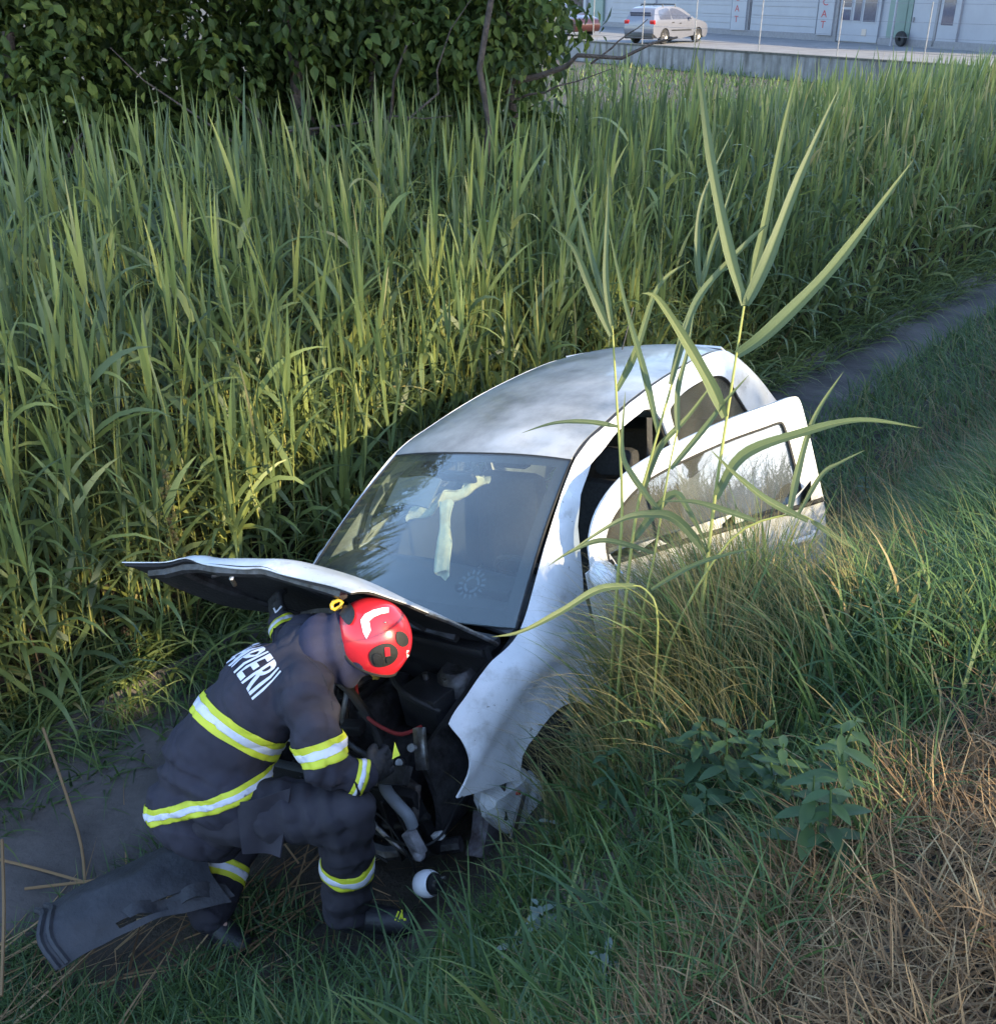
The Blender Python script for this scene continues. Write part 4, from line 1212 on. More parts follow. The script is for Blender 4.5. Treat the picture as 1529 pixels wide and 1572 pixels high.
J['hip_l'] = at(310, 1240, 4.22); J['kn_l'] = at(372, 1270, 4.55); J['an_l'] = at(322, 1400, 4.33); J['to_l'] = at(372, 1452, 4.27)
for k in J: J[k] = np.array(J[k])
FEET = (J['an_r'] + J['an_l']) / 2; FEET = np.array([FEET[0], FEET[1], gz(FEET[0], FEET[1])])
def L_(p): return Vector(np.asarray(p) - FEET)

def remesh_union(mb, vox, smooth_it, name, m, parent, post=None):
    me = mesh_data('tmp', mb.V, mb.F, m, False)
    o = bpy.data.objects.new('tmp', me); COL.objects.link(o)
    r = o.modifiers.new('r', 'REMESH'); r.mode = 'VOXEL'; r.voxel_size = vox; r.adaptivity = 0
    s = o.modifiers.new('s', 'SMOOTH'); s.iterations = smooth_it; s.factor = 0.5
    dg = bpy.context.evaluated_depsgraph_get()
    me2 = bpy.data.meshes.new_from_object(o.evaluated_get(dg))
    bpy.data.objects.remove(o); bpy.data.meshes.remove(me)
    me2.name = name
    if not me2.materials: me2.materials.append(m)
    if post:
        n = len(me2.vertices)
        co_ = np.empty(n * 3, np.float32); me2.vertices.foreach_get('co', co_); co_ = co_.reshape(-1, 3)
        no_ = np.empty(n * 3, np.float32); me2.vertices.foreach_get('normal', no_); no_ = no_.reshape(-1, 3)
        me2.vertices.foreach_set('co', (co_ + post(co_, no_)).astype(np.float32).ravel())
        me2.update()
    me2.polygons.foreach_set('use_smooth', [True] * len(me2.polygons))
    return link(name, me2, parent)

SKIN = mat('skin', (.50, .30, .22), .5, var=.1)
SUIT = mat('navy_suit', (.040, .038, .052), .85, col2=(.027, .026, .038), scale=5, bump=.12, bscale=260, spec=.25)
SUIT2 = mat('navy_trousers', (.042, .039, .049), .88, col2=(.026, .025, .034), scale=5, bump=.12, bscale=260, spec=.25)
GLOVE = mat('black_glove', (.014, .014, .016), .7, var=.3, bump=.2, bscale=150)
BOOT = mat('boot_leather', (.014, .014, .018), .5, var=.3, bump=.15, bscale=90)
YEL = mat('lime_yellow_tape', (.62, .66, .04), .6, var=.08)
SIL = mat('silver_tape', (.66, .67, .74), .4, var=.06, scale=30)
HRED = mat('helmet_red', (.62, .022, .035), .28, col2=(.50, .02, .03), scale=5, coat=.5)
NAVY = mat('navy_neck_cloth', (.020, .022, .055), .85, var=.3, bump=.15, bscale=200)

# body: one continuous figure (mostly hidden under the suit)
bm_ = MB()
hc = L_(J['head'])
u_h = Vector(RT * .82 - DN * .50 - FW * .30).normalized()       # crown of the head
f_h = Vector(RT * .52 + DN * .84 + FW * .05); f_h = (f_h - u_h * f_h.dot(u_h)).normalized()   # where the face looks
s_h = u_h.cross(f_h)                                             # one side of the head
HM = Matrix((s_h, f_h, u_h)).transposed()                        # columns side, front, up
if (Vector(HM @ Vector((1, 0, 0)))).dot(Vector(FW)) > 0: SIDE = -1
else: SIDE = 1
def HP(a, b, c): return hc + HM @ Vector((a, b, c))
bm_.ell(HP(0, 0, .02), (.078, .098, .105), HM, 20, 14)
bm_.cone(HP(0, .045, -.03), HP(0, .06, -.085), .06, .035)
bm_.cone(HP(0, .095, .01), HP(0, .115, -.025), .012, .017)
for sx in (-1, 1):
    bm_.ell(HP(sx * .08, 0, 0), (.012, .028, .036), HM)
    bm_.ell(HP(sx * .032, .088, .018), (.018, .012, .012), HM)
bm_.ell(HP(0, .098, -.055), (.028, .012, .010), HM)
bm_.cone(HP(0, -.01, -.04), L_(J['neck']), .058, .065)
bm_.cone(L_(J['neck']), L_(J['chest']), .09, .15); bm_.cone(L_(J['chest']), L_(J['waist']), .155, .14); bm_.cone(L_(J['waist']), L_(J['pelvis']), .14, .15)
def hand(mb, wr, ha, curl, spread, lat):
    """palm, four unequal bent fingers and a thumb from the side of the palm"""
    wr = L_(wr); ha = L_(ha)
    d = (ha - wr).normalized(); lat = Vector(lat); lat = (lat - d * lat.dot(d)).normalized(); nrm = d.cross(lat)
    pc = wr + d * .055
    mb.cone(wr - d * .02, pc, .034, .034); mb.cone(pc - lat * .022, pc + lat * .022, .026, .026)
    mb.cone(pc + d * .03 - lat * .02, pc + d * .03 + lat * .02, .022, .022)
    for k, (o, ln) in enumerate(((-.036, .060), (-.012, .072), (.012, .068), (.036, .052))):
        p0 = pc + d * .045 + lat * o
        p1 = p0 + (d * math.cos(curl * .5) + nrm * math.sin(curl * .5) + lat * o * spread) * ln * .5
        p2 = p1 + (d * math.cos(curl * 1.4) + nrm * math.sin(curl * 1.4)) * ln * .38
        p3 = p2 + (d * math.cos(curl * 2.1) + nrm * math.sin(curl * 2.1)) * ln * .28
        mb.cone(p0 - d * .02, p1, .0125, .0115); mb.cone(p1, p2, .0115, .0105); mb.cone(p2, p3, .0105, .009)
    t0 = pc - lat * .036 - d * .005
    t1 = t0 + (-lat * .75 + d * .6 + nrm * .3) * .034; t2 = t1 + (d * .8 + nrm * .55 - lat * .1) * .032
    mb.cone(pc - d * .01 - lat * .02, t0, .018, .016); mb.cone(t0, t1, .015, .0135); mb.cone(t1, t2, .0135, .011)
for s in 'rl':
    bm_.cone(L_(J['neck']), L_(J['sh_' + s]), .07, .07); bm_.cone(L_(J['sh_' + s]), L_(J['el_' + s]), .058, .044); bm_.cone(L_(J['el_' + s]), L_(J['wr_' + s]), .044, .028)
    hand(bm_, J['wr_' + s], J['ha_' + s], .75, 2.0, DN if s == 'r' else (RT - FW))
    bm_.cone(L_(J['hip_' + s]), L_(J['kn_' + s]), .085, .058); bm_.cone(L_(J['kn_' + s]), L_(J['an_' + s]), .056, .042); bm_.cone(L_(J['an_' + s]) - Vector((0, 0, .03)), L_(J['to_' + s]), .042, .034)
person = remesh_union(bm_, .0085, 3, 'person', SKIN, None)
person.location = FEET
tag(person, 'crouching firefighter in navy suit with yellow and silver bands leaning into the engine bay', 'person')

# suit: trousers and jacket follow the same joints, with folds
def folds(ax, amp, freq, tw=0.0):
    def f(c, n):
        out = np.zeros(len(c))
        for (a, b, r, am, fq, ph) in ax:
            a = np.array(L_(a)); b = np.array(L_(b)); d = b - a; Ln = np.linalg.norm(d); d = d / Ln
            t = (c - a) @ d; rad = np.linalg.norm((c - a) - t[:, None] * d, axis=1)
            wgt = np.exp(-np.maximum(0, rad - r) ** 2 / .002) * np.exp(-(np.maximum(0, np.abs(t / Ln - .5) - .55)) ** 2 / .01)
            skew = (c[:, 0] * 9 + c[:, 2] * 7) + 2.2 * np.sin(c[:, 1] * 13 + c[:, 0] * 11)
            v = np.sin(t * fq + skew + ph)
            out += wgt * am * (np.sign(v) * np.abs(v) ** 1.5 - .2)
        nz = np.array([noise.noise(Vector(p) * 6.0) * .004 - .010 * (1 - abs(noise.noise(Vector((p[0] * 9, p[1] * 9, p[2] * 12 + p[0] * 6))))) ** 6 + noise.noise(Vector(p) * 21.0) * .003 for p in c])
        return n * (out + nz)[:, None]
    return f
tr = MB()
tr.ell(L_(J['pelvis']), (.20, .19, .18))
tr.cone(L_(J['pelvis']), L_(J['waist']), .185, .17)
tr.cone(L_(J['hip_r']), L_(J['kn_r']), .148, .112); tr.cone(L_(J['kn_r']), L_(J['an_r']), .112, .104)
tr.cone(L_(J['hip_l']), L_(J['kn_l']), .145, .11); tr.cone(L_(J['kn_l']), L_(J['an_l']), .106, .094)
trousers = remesh_union(tr, .012, 6, 'trousers', SUIT2, person, folds([(J['hip_r'], J['kn_r'], .14, .006, 46, 0), (J['kn_r'], J['an_r'], .11, .0065, 56, 1), (J['kn_l'], J['an_l'], .10, .006, 50, 2)], 0, 0))
jk = MB()
neck = L_(J['neck'])
def ell_ax(mb, c, q, r):
    return mb.ell(c, r, q, 24, 16)
spine = Vector(L_(J['neck']) - L_(J['pelvis'])).normalized()
latv = Vector(J['sh_l'] - J['sh_r']); latv = (latv - spine * latv.dot(spine)).normalized()
bk = spine.cross(latv)
QM = Matrix((latv, bk, spine)).transposed()
ell_ax(jk, L_(J['chest']), QM, (.235, .185, .22))
ell_ax(jk, L_(J['chest']) * .45 + L_(J['waist']) * .55, QM, (.225, .195, .22))
ell_ax(jk, L_(J['waist']), QM, (.22, .20, .20))
ell_ax(jk, L_(J['pelvis']) * .75 + L_(J['waist']) * .25, QM, (.225, .215, .16))
ell_ax(jk, L_(J['pelvis']) - spine * .04, QM, (.232, .225, .11))
ell_ax(jk, L_(J['pelvis']) - spine * .085, QM, (.228, .222, .10))
jk.ell(L_(at(352, 1218, 3.99)), .165)
jk.cone(L_(J['neck']), L_(J['chest']), .105, .16)
for s in 'rl':
    jk.cone(L_(J['neck']) * .7 + L_(J['chest']) * .3, L_(J['sh_' + s]), .10, .115)
    jk.cone(L_(J['sh_' + s]), L_(J['el_' + s]), .118, .088); jk.cone(L_(J['el_' + s]), L_(J['wr_' + s]), .088, .066)
jacket = remesh_union(jk, .011, 7, 'jacket', SUIT, person, folds([(J['sh_r'], J['el_r'], .11, .009, 52, .5), (J['el_r'], J['wr_r'], .09, .008, 66, .5), (J['waist'], J['pelvis'], .22, .012, 62, 1.0)], 0, 0))

def bvh_of(o):
    me = o.data
    return BVHTree.FromPolygons([v.co[:] for v in me.vertices], [p.vertices[:] for p in me.polygons])
JB = bvh_of(jacket); TB = bvh_of(trousers)
def hit(bv, u, v):
    """where the line of sight through a photo point meets the cloth"""
    r = Vector(RT * (u - 764.5) / 1600 + DN * (v - 786) / 1600 + FW).normalized()
    p = bv.ray_cast(Vector(CAM - FEET), r)[0]
    if p is None:
        p = bv.find_nearest(Vector(at(u, v, 4.0) - FEET))[0]
    return p
def hits(bv, pts):
    return [p for p in (hit(bv, *q) for q in pts) if p is not None]

def band(src, p0, nrm, half, name, keep, parent, layers):
    """a tape sewn round the cloth: the cloth is cut by two planes and lifted off"""
    nrm = Vector(nrm).normalized(); p0 = Vector(p0)
    for (nm, lo, hi, off, m) in layers:
        bm = bmesh.new(); bm.from_mesh(src.data)
        bmesh.ops.delete(bm, geom=[v for v in bm.verts if abs((v.co - p0).dot(nrm)) > half + .05], context='VERTS')
        for dist, sg in ((lo * half, -1), (hi * half, 1)):
            g = bm.verts[:] + bm.edges[:] + bm.faces[:]
            bmesh.ops.bisect_plane(bm, geom=g, plane_co=p0 + nrm * dist, plane_no=nrm * sg, clear_outer=True)
        bmesh.ops.delete(bm, geom=[f for f in bm.faces if not keep(f.calc_center_median())], context='FACES')
        bm.normal_update()
        for v in bm.verts: v.co += v.normal * off
        bmesh.ops.solidify(bm, geom=bm.faces[:], thickness=-.0015)
        if not bm.faces: bm.free(); continue
        for f in bm.faces: f.smooth = True
        me = bpy.data.meshes.new(nm); bm.to_mesh(me); bm.free()
        me.materials.append(m)
        link(nm, me, parent)
LAY = [('reflective_band', -1, 1, .003, YEL), ('silver_strip', -.36, .36, .0055, SIL)]
def axis_t(p, a, b):
    a = L_(a); d = L_(b) - a; Ln = d.length; d.normalize()
    t = (p - a).dot(d); return t, ((p - a) - d * t).length, Ln
def plane_fit(P):
    A = np.array([p[:] for p in P]); c = A.mean(0)
    return c, np.linalg.svd(A - c)[2][-1]
def arm_near(p): 
    t, r, Ln = axis_t(p, J['sh_r'], J['el_r'])
    t2, r2, L2 = axis_t(p, J['el_r'], J['wr_r'])
    return (r < .135 and -.02 < t < Ln + .1) or (r2 < .11 and -.02 < t2 < L2 + .1)
def ring_fit(bv, ends, mid, axis, k=.5):
    """plane roughly square to the limb, turned so that it passes through both ends of the visible tape"""
    a, b = hits(bv, ends); m = hit(bv, *mid)
    ch = (b - a).normalized(); n = Vector(axis).normalized(); n = (n - ch * n.dot(ch)).normalized()
    c = (a + b) * .5
    # then tilt about the chord towards the middle point
    w_ = m - c; w_ = w_ - ch * w_.dot(ch)
    n2 = w_.cross(ch).normalized()
    if n2.dot(n) < 0: n2 = -n2
    return c, (n * (1 - k) + n2 * k).normalized()
c, n = plane_fit(hits(JB, [(287, 1062), (320, 1096), (355, 1126), (395, 1146), (436, 1160)]))
def keep_t(p):
    t, r, Ln = axis_t(p, J['sh_r'], J['el_r'])
    return not (r < .125 and t > .02) and (p - L_(J['chest'])).length < .40 and not arm_near(p)
band(jacket, c, n, .042, 'chest', keep_t, jacket, LAY)
c, n = plane_fit(hits(JB, [(452, 1166), (478, 1163), (505, 1156), (530, 1139)]))
band(jacket, c, n, .040, 'arm', arm_near, jacket, LAY)
c, n = ring_fit(JB, [(238, 1256), (368, 1222)], (305, 1285), spine, -.25)
band(jacket, c, n, .030, 'hem', lambda p: (p - L_(J['pelvis'])).length < .42 and not arm_near(p), jacket, LAY)
def limb_band(src, a, b, t, half, tilt=(0, 0, 0), rad=.16):
    a_ = L_(a); b_ = L_(b); d = (b_ - a_).normalized()
    p = a_ + (b_ - a_) * t
    band(src, p, d + Vector(tilt), half, 'b', lambda q: (q - p).length < rad, src, LAY)
limb_band(jacket, J['el_r'], J['wr_r'], .90, .022, rad=.11)
limb_band(jacket, J['el_l'], J['wr_l'], .85, .022, rad=.11)
limb_band(trousers, J['kn_r'], J['an_r'], .52, .036, rad=.17)
limb_band(trousers, J['kn_l'], J['an_l'], .55, .036, rad=.16)

# loose tail of the jacket hanging over the thigh
def tail(u, v):
    a = L_(at(366, 1232, 3.86)) * (1 - u) + L_(at(446, 1212, 3.80)) * u
    b = L_(at(376, 1306, 3.90)) * (1 - u) + L_(at(434, 1313, 3.86)) * u
    p = a * (1 - v) + b * v
    return p - Vector(FW) * (.02 * math.sin(5 * u + 2 * v) + .015 * v)
V, F = grid(12, 10, tail); V, F = thicken(V, F, .006)
obj('jacket_tail', V, F, SUIT2, jacket, sharp=60)
# shoulder yoke seam and collar edge
for pts_ in ([(470, 1008), (492, 1030), (505, 1060), (512, 1090)], [(395, 975), (430, 962), (462, 958)]):
    hh_ = [hit(JB, *q) for q in cr(pts_, 4)]
    MB().tube([h - Vector(FW) * .001 for h in hh_], .0035, 6).build('seam', SUIT2, jacket)

# lettering across the shoulders, wrapped over the back
A1 = hit(JB, 342, 1003); A2 = hit(JB, 378, 976); B1 = hit(JB, 388, 1077); B2 = hit(JB, 428, 1038)
eu = (((B1 + B2) - (A1 + A2)) * .5); wl_ = eu.length; eu.normalize()
ev = ((A2 + B2) - (A1 + B1)) * .5; hh = ev.length * 1.38; ev = (ev - eu * ev.dot(eu)).normalized()
V, F = text_mesh('POMPIERII', 1.0)
xs = np.array([v[0] for v in V]); ys_ = np.array([v[1] for v in V])
w0, w1 = xs.min(), xs.max(); h0, h1 = ys_.min(), ys_.max()
full = wl_ / 7.0 * 9.0 * 1.26
nn_ = eu.cross(ev).normalized()
if nn_.dot(Vector(-FW)) < 0: nn_ = -nn_
bm = bmesh.new()
vs = [bm.verts.new(v) for v in V]
for f in F:
    try: bm.faces.new([vs[i] for i in f])
    except ValueError: pass
bmesh.ops.triangulate(bm, faces=bm.faces[:])
bmesh.ops.subdivide_edges(bm, edges=[e for e in bm.edges if e.calc_length() > .18], cuts=2, use_grid_fill=False)
bmesh.ops.triangulate(bm, faces=bm.faces[:])
cen = (A1 + A2 + B1 + B2) * .25
# bold condensed lettering wraps over the back by arc length
def walk(q, n, dirv, dist, step=.008):
    rem = dist
    while rem > 1e-6:
        st = min(step, rem)
        d = (dirv - n * dirv.dot(n)).normalized()
        q2, n2, _, _ = JB.find_nearest(q + d * st)
        dirv = d; q = q2; n = (n * .7 + n2 * .3).normalized(); rem -= st
    return q, n
_qb, _nb, _, _ = JB.find_nearest(B1 + ev * hh * .5)
_line = []
for k in range(80):
    _line.append(walk(_qb, _nb, -eu, full * 1.02 * k / 79))
# smooth the row of lettering so that the letters keep their shape over the folds
for _ in range(3):
    _line = [((_line[max(0, k - 1)][0] + _line[k][0] + _line[min(79, k + 1)][0]) / 3, (_line[max(0, k - 1)][1] + _line[k][1] + _line[min(79, k + 1)][1]).normalized()) for k in range(80)]
def on_back(a, b):
    """a metres along the lettering back from its last letter, b metres up"""
    t = max(0.0, min(78.999, a / (full * 1.02) * 79)); k = int(t); f = t - k
    q = _line[k][0].lerp(_line[k + 1][0], f); n = _line[k][1].lerp(_line[k + 1][1], f).normalized()
    up = (ev - n * ev.dot(n)).normalized()
    p = q + up * (b - hh * .5)
    h_, nn, _, _ = JB.find_nearest(p)
    return h_ + nn * .0035
for v in bm.verts:
    a = (w1 - v.co.x) / (w1 - w0) * full; b = (v.co.y - h0) / (h1 - h0) * hh
    v.co = on_back(a, b)
bm.normal_update()
me = bpy.data.meshes.new('lettering'); bm.to_mesh(me); bm.free(); me.materials.append(mat('white_print', (.70, .71, .80), .5, var=.12, scale=25))
link('lettering', me, jacket)

# neck cloth of the helmet, helmet, details
nk = MB()
nk.cone(HP(0, -.03, -.05), L_(J['neck']) * .75 + L_(J['head']) * .25, .115, .125); nk.cone(L_(J['neck']) * .75 + L_(J['head']) * .25, L_(J['neck']), .125, .10)
nk.cone(HP(SIDE * .03, .03, -.05), HP(SIDE * .03, .05, -.13), .085, .075)
nk.cone(HP(-SIDE * .02, .05, -.07), HP(0, .05, -.14), .075, .07)
def nf(c, n):
    ax = np.array((HM @ Vector((0, .3, 1)))[:])
    v = np.sin((c @ ax) * 55 + np.sin(c[:, 0] * 21) * 1.5)
    return n * (.007 * v)[:, None]
remesh_union(nk, .009, 5, 'neck_cloth', NAVY, person, nf)
HMET = MB()
def hel(phi, t):
    """phi round the up axis (0 = front), t 0 crown .. 1 rim"""
    c = math.cos(phi); s = math.sin(phi)
    rim = R(98) + R(18) * max(0, -c) ** 1.0 + R(26) * abs(s) ** 2.0 - R(6) * max(0, c) ** 2
    th = t * rim
    a = .128 * math.sin(th) * s; b = (.158 if c > 0 else .152) * math.sin(th) * c; z = .150 * math.cos(th) + .02
    k = 1 + .05 * max(0, math.cos(phi)) ** 8 * max(0, t - .75) / .25
    return HP(a * k, b * k, z)
V, F = [], []
nph, nth = 48, 26
for j in range(nth + 1):
    for i in range(nph): V.append(hel(2 * math.pi * i / nph, max(.004, j / nth)))
for j in range(nth):
    for i in range(nph): F.append((j * nph + i, (j + 1) * nph + i, (j + 1) * nph + (i + 1) % nph, j * nph + (i + 1) % nph))
F.append(tuple(range(nph)))
V3, F3 = thicken(V, F, .006)
helmet = obj('helmet', V3, F3, HRED, person, sharp=50)
MB().tube([hel(2 * math.pi * i / 48, 1.0) for i in range(49)], .007, 6, False).build('rim_seal', RUBBER, helmet)
hb = BVHTree.FromPolygons([Vector(v) for v in V], F)
def on_hel(u, v, off=.004):
    r = Vector(RT * (u - 764.5) / 1600 + DN * (v - 786) / 1600 + FW).normalized()
    p, n, _, _ = hb.ray_cast(Vector(CAM - FEET), r)
    if p is None:
        q = Vector(at(u, v, 3.93) - FEET)
        p, n, _, _ = hb.find_nearest(q)
    if n.dot(p - hc) < 0: n = -n
    return p + n * off
def decal(poly, name, m, off=.003, h=.02, th=.0015, par=None):
    pl = poly
    V2, F2 = panel2d(pl, (), h)
    def sees(u, v):
        r = Vector(RT * (u - 764.5) / 1600 + DN * (v - 786) / 1600 + FW).normalized()
        return hb.ray_cast(Vector(CAM - FEET), r)[0] is not None
    ok_ = [sees(u, v) for u, v in V2]
    F2 = [f for f in F2 if all(ok_[i] for i in f)]
    VV = [on_hel(u, v, off) for u, v in V2]
    V3, F3 = thicken(VV, F2, th)
    return obj(name, V3, F3, m, par or helmet, sharp=50)
WT = mat('white_sticker', (.80, .80, .82), .4, var=.05)
decal([(554, 953), (560, 944), (573, 938), (587, 934), (596, 933.5), (596, 941.5), (584, 943.5), (574, 948), (567, 954), (569.5, 968), (563, 981), (558, 971)], 'angle_mark', WT, h=4)
decal(cr([(519, 934), (528, 928), (538, 928), (545, 938), (545, 950), (537, 960), (526, 948)], 4, True), 'nape_pad', BLACKP, off=.006, h=5, th=.004)
decal(cr([(567, 1006), (572, 996), (585, 989), (599, 988), (609, 996), (609, 1008), (600, 1018), (585, 1023), (573, 1020)], 4, True), 'ear_disc', RUBBER, off=.003, h=4, th=.003)
decal([(590, 993), (597, 993), (598, 1005), (591, 1006)], 'red_clip', HRED, off=.008, h=4, th=.003)
decal(cr([(573, 1004), (582, 1002), (588, 1008), (587, 1018), (577, 1019)], 3, True), 'ear_plate', BLACKP, off=.008, h=4, th=.004)
decal([(592, 1008), (601, 1007), (602, 1014), (593, 1016)], 'ear_plate', BLACKP, off=.008, h=4, th=.004)
decal(cr([(608, 971), (616, 970), (624, 977), (625, 988), (617, 993), (608, 985)], 3, True), 'side_vent', RUBBER, off=.003, h=4, th=.003)
decal([(623, 998), (631, 999), (629, 1007), (624, 1009)], 'reflector', WT, h=4)
MB().ell(on_hel(591, 956, .002), (.005, .005, .005)).build('rivet', STEEL, helmet)
# yellow hook at the nape
hk = [at(509, 929, 3.97), at(512, 924, 3.97), at(521, 921, 3.97), at(525, 925, 3.97), at(523, 931, 3.97), at(514, 936, 3.97), at(510, 934, 3.97)]
MB().tube([L_(p) for p in hk + hk[:2]], .008, 8).build('yellow_hook', mat('yellow_hook', (.62, .38, .03), .4, var=.1), helmet)
# gloves with five fingers, boots
for s in 'rl':
    g = MB()
    hand(g, J['wr_' + s], J['ha_' + s], .75, 2.0, DN if s == 'r' else (RT - FW))
    gl = remesh_union(g, .007, 2, 'glove', GLOVE, person, lambda c, n: n * .006)
    d = (L_(J['ha_' + s]) - L_(J['wr_' + s])).normalized()
    MB().tube([L_(J['wr_' + s]) - d * .06, L_(J['wr_' + s]) + d * .0, L_(J['wr_' + s]) + d * .035], [.058, .052, .042], 14).build('cuff', GLOVE, gl)
    if s == 'l':
        gb = bvh_of(gl)
        for pts in ([(406, 952), (421, 934)], [(419, 947), (433, 931)]):
            hh_ = [hit(gb, *q) for q in pts]
            MB().tube([h + Vector((0, -.004, .004)) for h in hh_], .004, 6).build('white_stripe', SIL, gl)
    if s == 'r':
        p = L_(at(606, 1140, 3.80)); q = L_(at(602, 1166, 3.80)); r_ = L_(at(614, 1160, 3.80))
        V, F = thicken([p, q, r_], [(0, 1, 2)], .004); obj('yellow_patch', V, F, YEL, gl, smooth=False)
    b = MB()
    an = L_(J['an_' + s]); to = L_(J['to_' + s]); fd = Vector((to.x - an.x, to.y - an.y, 0)).normalized()
    kn = L_(J['kn_' + s])
    up = (kn - an).normalized()
    b.cone(an + up * .16, an - up * .02, .078, .066)
    b.cone(an - Vector((0, 0, .05)) - fd * .04, to - fd * .05, .064, .052)
    b.cone(to - fd * .07, to, .054, .046)
    bo = remesh_union(b, .010, 4, 'boot', BOOT, person)
    so_ = MB()
    base = min(v.co.z for v in bo.data.vertices)
    c0 = an - fd * .03; lt = Vector((-fd.y, fd.x, 0))
    ol = [c0 - fd * .055, c0 - fd * .04 + lt * .045, c0 + fd * .05 + lt * .042, to - fd * .05 + lt * .052, to + fd * .02 + lt * .035, to + fd * .055, to + fd * .02 - lt * .035, to - fd * .05 - lt * .052, c0 + fd * .05 - lt * .042, c0 - fd * .04 - lt * .045]
    zs = [(an.z * (1 - k) + to.z * k) for k in (0, 0, .4, .8, 1, 1, 1, .8, .4, 0)]
    top_ = [Vector((p.x, p.y, z - .062 if k in (0, 1, 2, 8, 9) else z - .034)) for k, (p, z) in enumerate(zip(ol, zs))]
    bot_ = [p - Vector((0, 0, .03)) for p in top_]
    n_ = len(ol)
    so_.add(top_ + bot_, [tuple(range(n_)), tuple(range(2 * n_ - 1, n_ - 1, -1))] + [(i, n_ + i, n_ + (i + 1) % n_, (i + 1) % n_) for i in range(n_)])
    so_.build('sole', RUBBER, bo, smooth=False)
    if s == 'r':
        bb = bvh_of(bo)
        for pts in ([(607, 1413), (612, 1400)], [(612, 1415), (617, 1402)], [(617, 1398), (619, 1393)], [(622, 1397), (624, 1392)], [(627, 1396), (629, 1391)]):
            hh_ = [hit(bb, *q) for q in pts]
            if all(h is not None for h in hh_):
                MB().tube([h + Vector((0, -.003, .003)) for h in hh_], .004, 6).build('yellow_stripe', YEL, bo)

# ------------------------------------------------------------------ debris on the ground
DEB = mat('debris_plastic', (.036, .036, .043), .6, col2=(.018, .018, .022), scale=7, bump=.3, bscale=30)
dc = np.array([-1.50, 3.08]); dg_z = -1.74
ax1 = np.array([.84, .54]) ; ax1 /= np.linalg.norm(ax1); ax2 = np.array([ax1[1], -ax1[0]])
deb = empty('bumper_fragment', (dc[0], dc[1], dg_z), label='torn dark grey plastic bumper panel lying in the ditch behind the firefighter', cat='car part')
def dsh(u, v):
    w_ = .155 + .06 * u
    a = -.33 + .66 * u + .02 * math.sin(7 * v); b = (v - .5) * 2 * w_ * (1 - .15 * math.sin(3 * u)) + .04 * u
    z = .14 - .10 * abs(v - .42) ** 1.5 * 2 + .05 * math.sin(2.6 * u + .5) + .012 * vnoise(u * 2, v * 2, 3, 1) + .08 * u
    p = ax1 * a + ax2 * b
    return (p[0], p[1], z)
V, F = grid(22, 16, dsh)
hole = {(j * 21 + i) for j in range(12, 14) for i in range(8, 17) if (j != 13 or i < 14) and (j != 12 or i > 9)}
F = [f for k, f in enumerate(F) if k not in hole]
V2, F2 = thicken(V, F, .006); obj('panel', V2, F2, DEB, deb, sharp=50)
for u0 in (.0, .055):
    MB().tube([tuple(np.array(dsh(u0, k / 10)) + [0, 0, .010]) for k in range(11)], .013, 6).build('rib', DEB, deb)
V, F = grid(12, 4, lambda u, v: tuple(np.array(dsh(.78 + .30 * u, .05 + .16 * v)) + [0, 0, .03 * math.sin(8 * u) + .02]))
V, F = thicken(V, F, .005); obj('torn_strip', V, F, DEB, deb)
V, F = grid(12, 4, lambda u, v: tuple(np.array(dsh(.45 + .60 * u, .78 + .14 * v)) + [0, 0, .025 * math.sin(11 * u + v)]))
V, F = thicken(V, F, .005); obj('torn_strip', V, F, DEB, deb)
# white round lamp body that has fallen off the car
cp = at(656, 1357, 4.2)
lampx = empty('lamp_body', tuple(cp), label='small round white lamp body lying in the grass near the boot', cat='car part')
lampx.scale = (1.25, 1.25, 1.25)
lampx.rotation_euler = Vector((.55, -.35, .35)).to_track_quat('Z', 'Y').to_euler()
MB().lathe([(.001, -.045), (.026, -.042), (.038, -.030), (.044, -.010), (.044, .012), (.038, .028), (.036, .030)], None, 22).build('shell', mat('lamp_white', (.74, .74, .78), .4, var=.1, scale=20), lampx)
MB().lathe([(.030, .022), (.032, .040), (.022, .044), (.020, .055), (.001, .056)], None, 18).build('socket', BLACKP, lampx)
for a in (.3, 2.2): MB().tube([(.02 * math.cos(a), .02 * math.sin(a), .05), (.024 * math.cos(a), .024 * math.sin(a), .068)], .005, 6).build('terminal', STEEL, lampx)

# ------------------------------------------------------------------ reeds
LEAF_REED = leaf_mat('reed_leaf', [(0.0, (.070, .104, .050)), (.35, (.125, .168, .062)), (.7, (.19, .235, .070)), (.9, (.26, .275, .080)), (1.0, (.40, .33, .15))], trans=.32, rough=.42, rnd=.3, spec=.4)
STEM_REED = leaf_mat('reed_stem', [(0.0, (.14, .17, .045)), (.5, (.25, .26, .07)), (1.0, (.38, .33, .13))], trans=.0, rough=.5, rnd=.35)
TALLR = leaf_mat('tall_reed_leaf', [(0, (.050, .076, .042)), (.45, (.095, .128, .058)), (.8, (.16, .18, .065)), (1, (.28, .24, .11))], trans=.25, rough=.5, rnd=.15)
GRASS = leaf_mat('bank_grass', [(0.0, (.026, .056, .024)), (.4, (.056, .108, .032)), (.75, (.10, .155, .042)), (.92, (.19, .19, .06)), (1.0, (.30, .22, .10))], trans=.25, rough=.5, rnd=0, wscale=1.4)
STRAW = leaf_mat('mown_straw', [(0.0, (.085, .046, .022)), (.4, (.20, .122, .058)), (.7, (.31, .20, .10)), (1.0, (.44, .33, .18))], trans=.12, rough=.7, rnd=0, wscale=1.4)
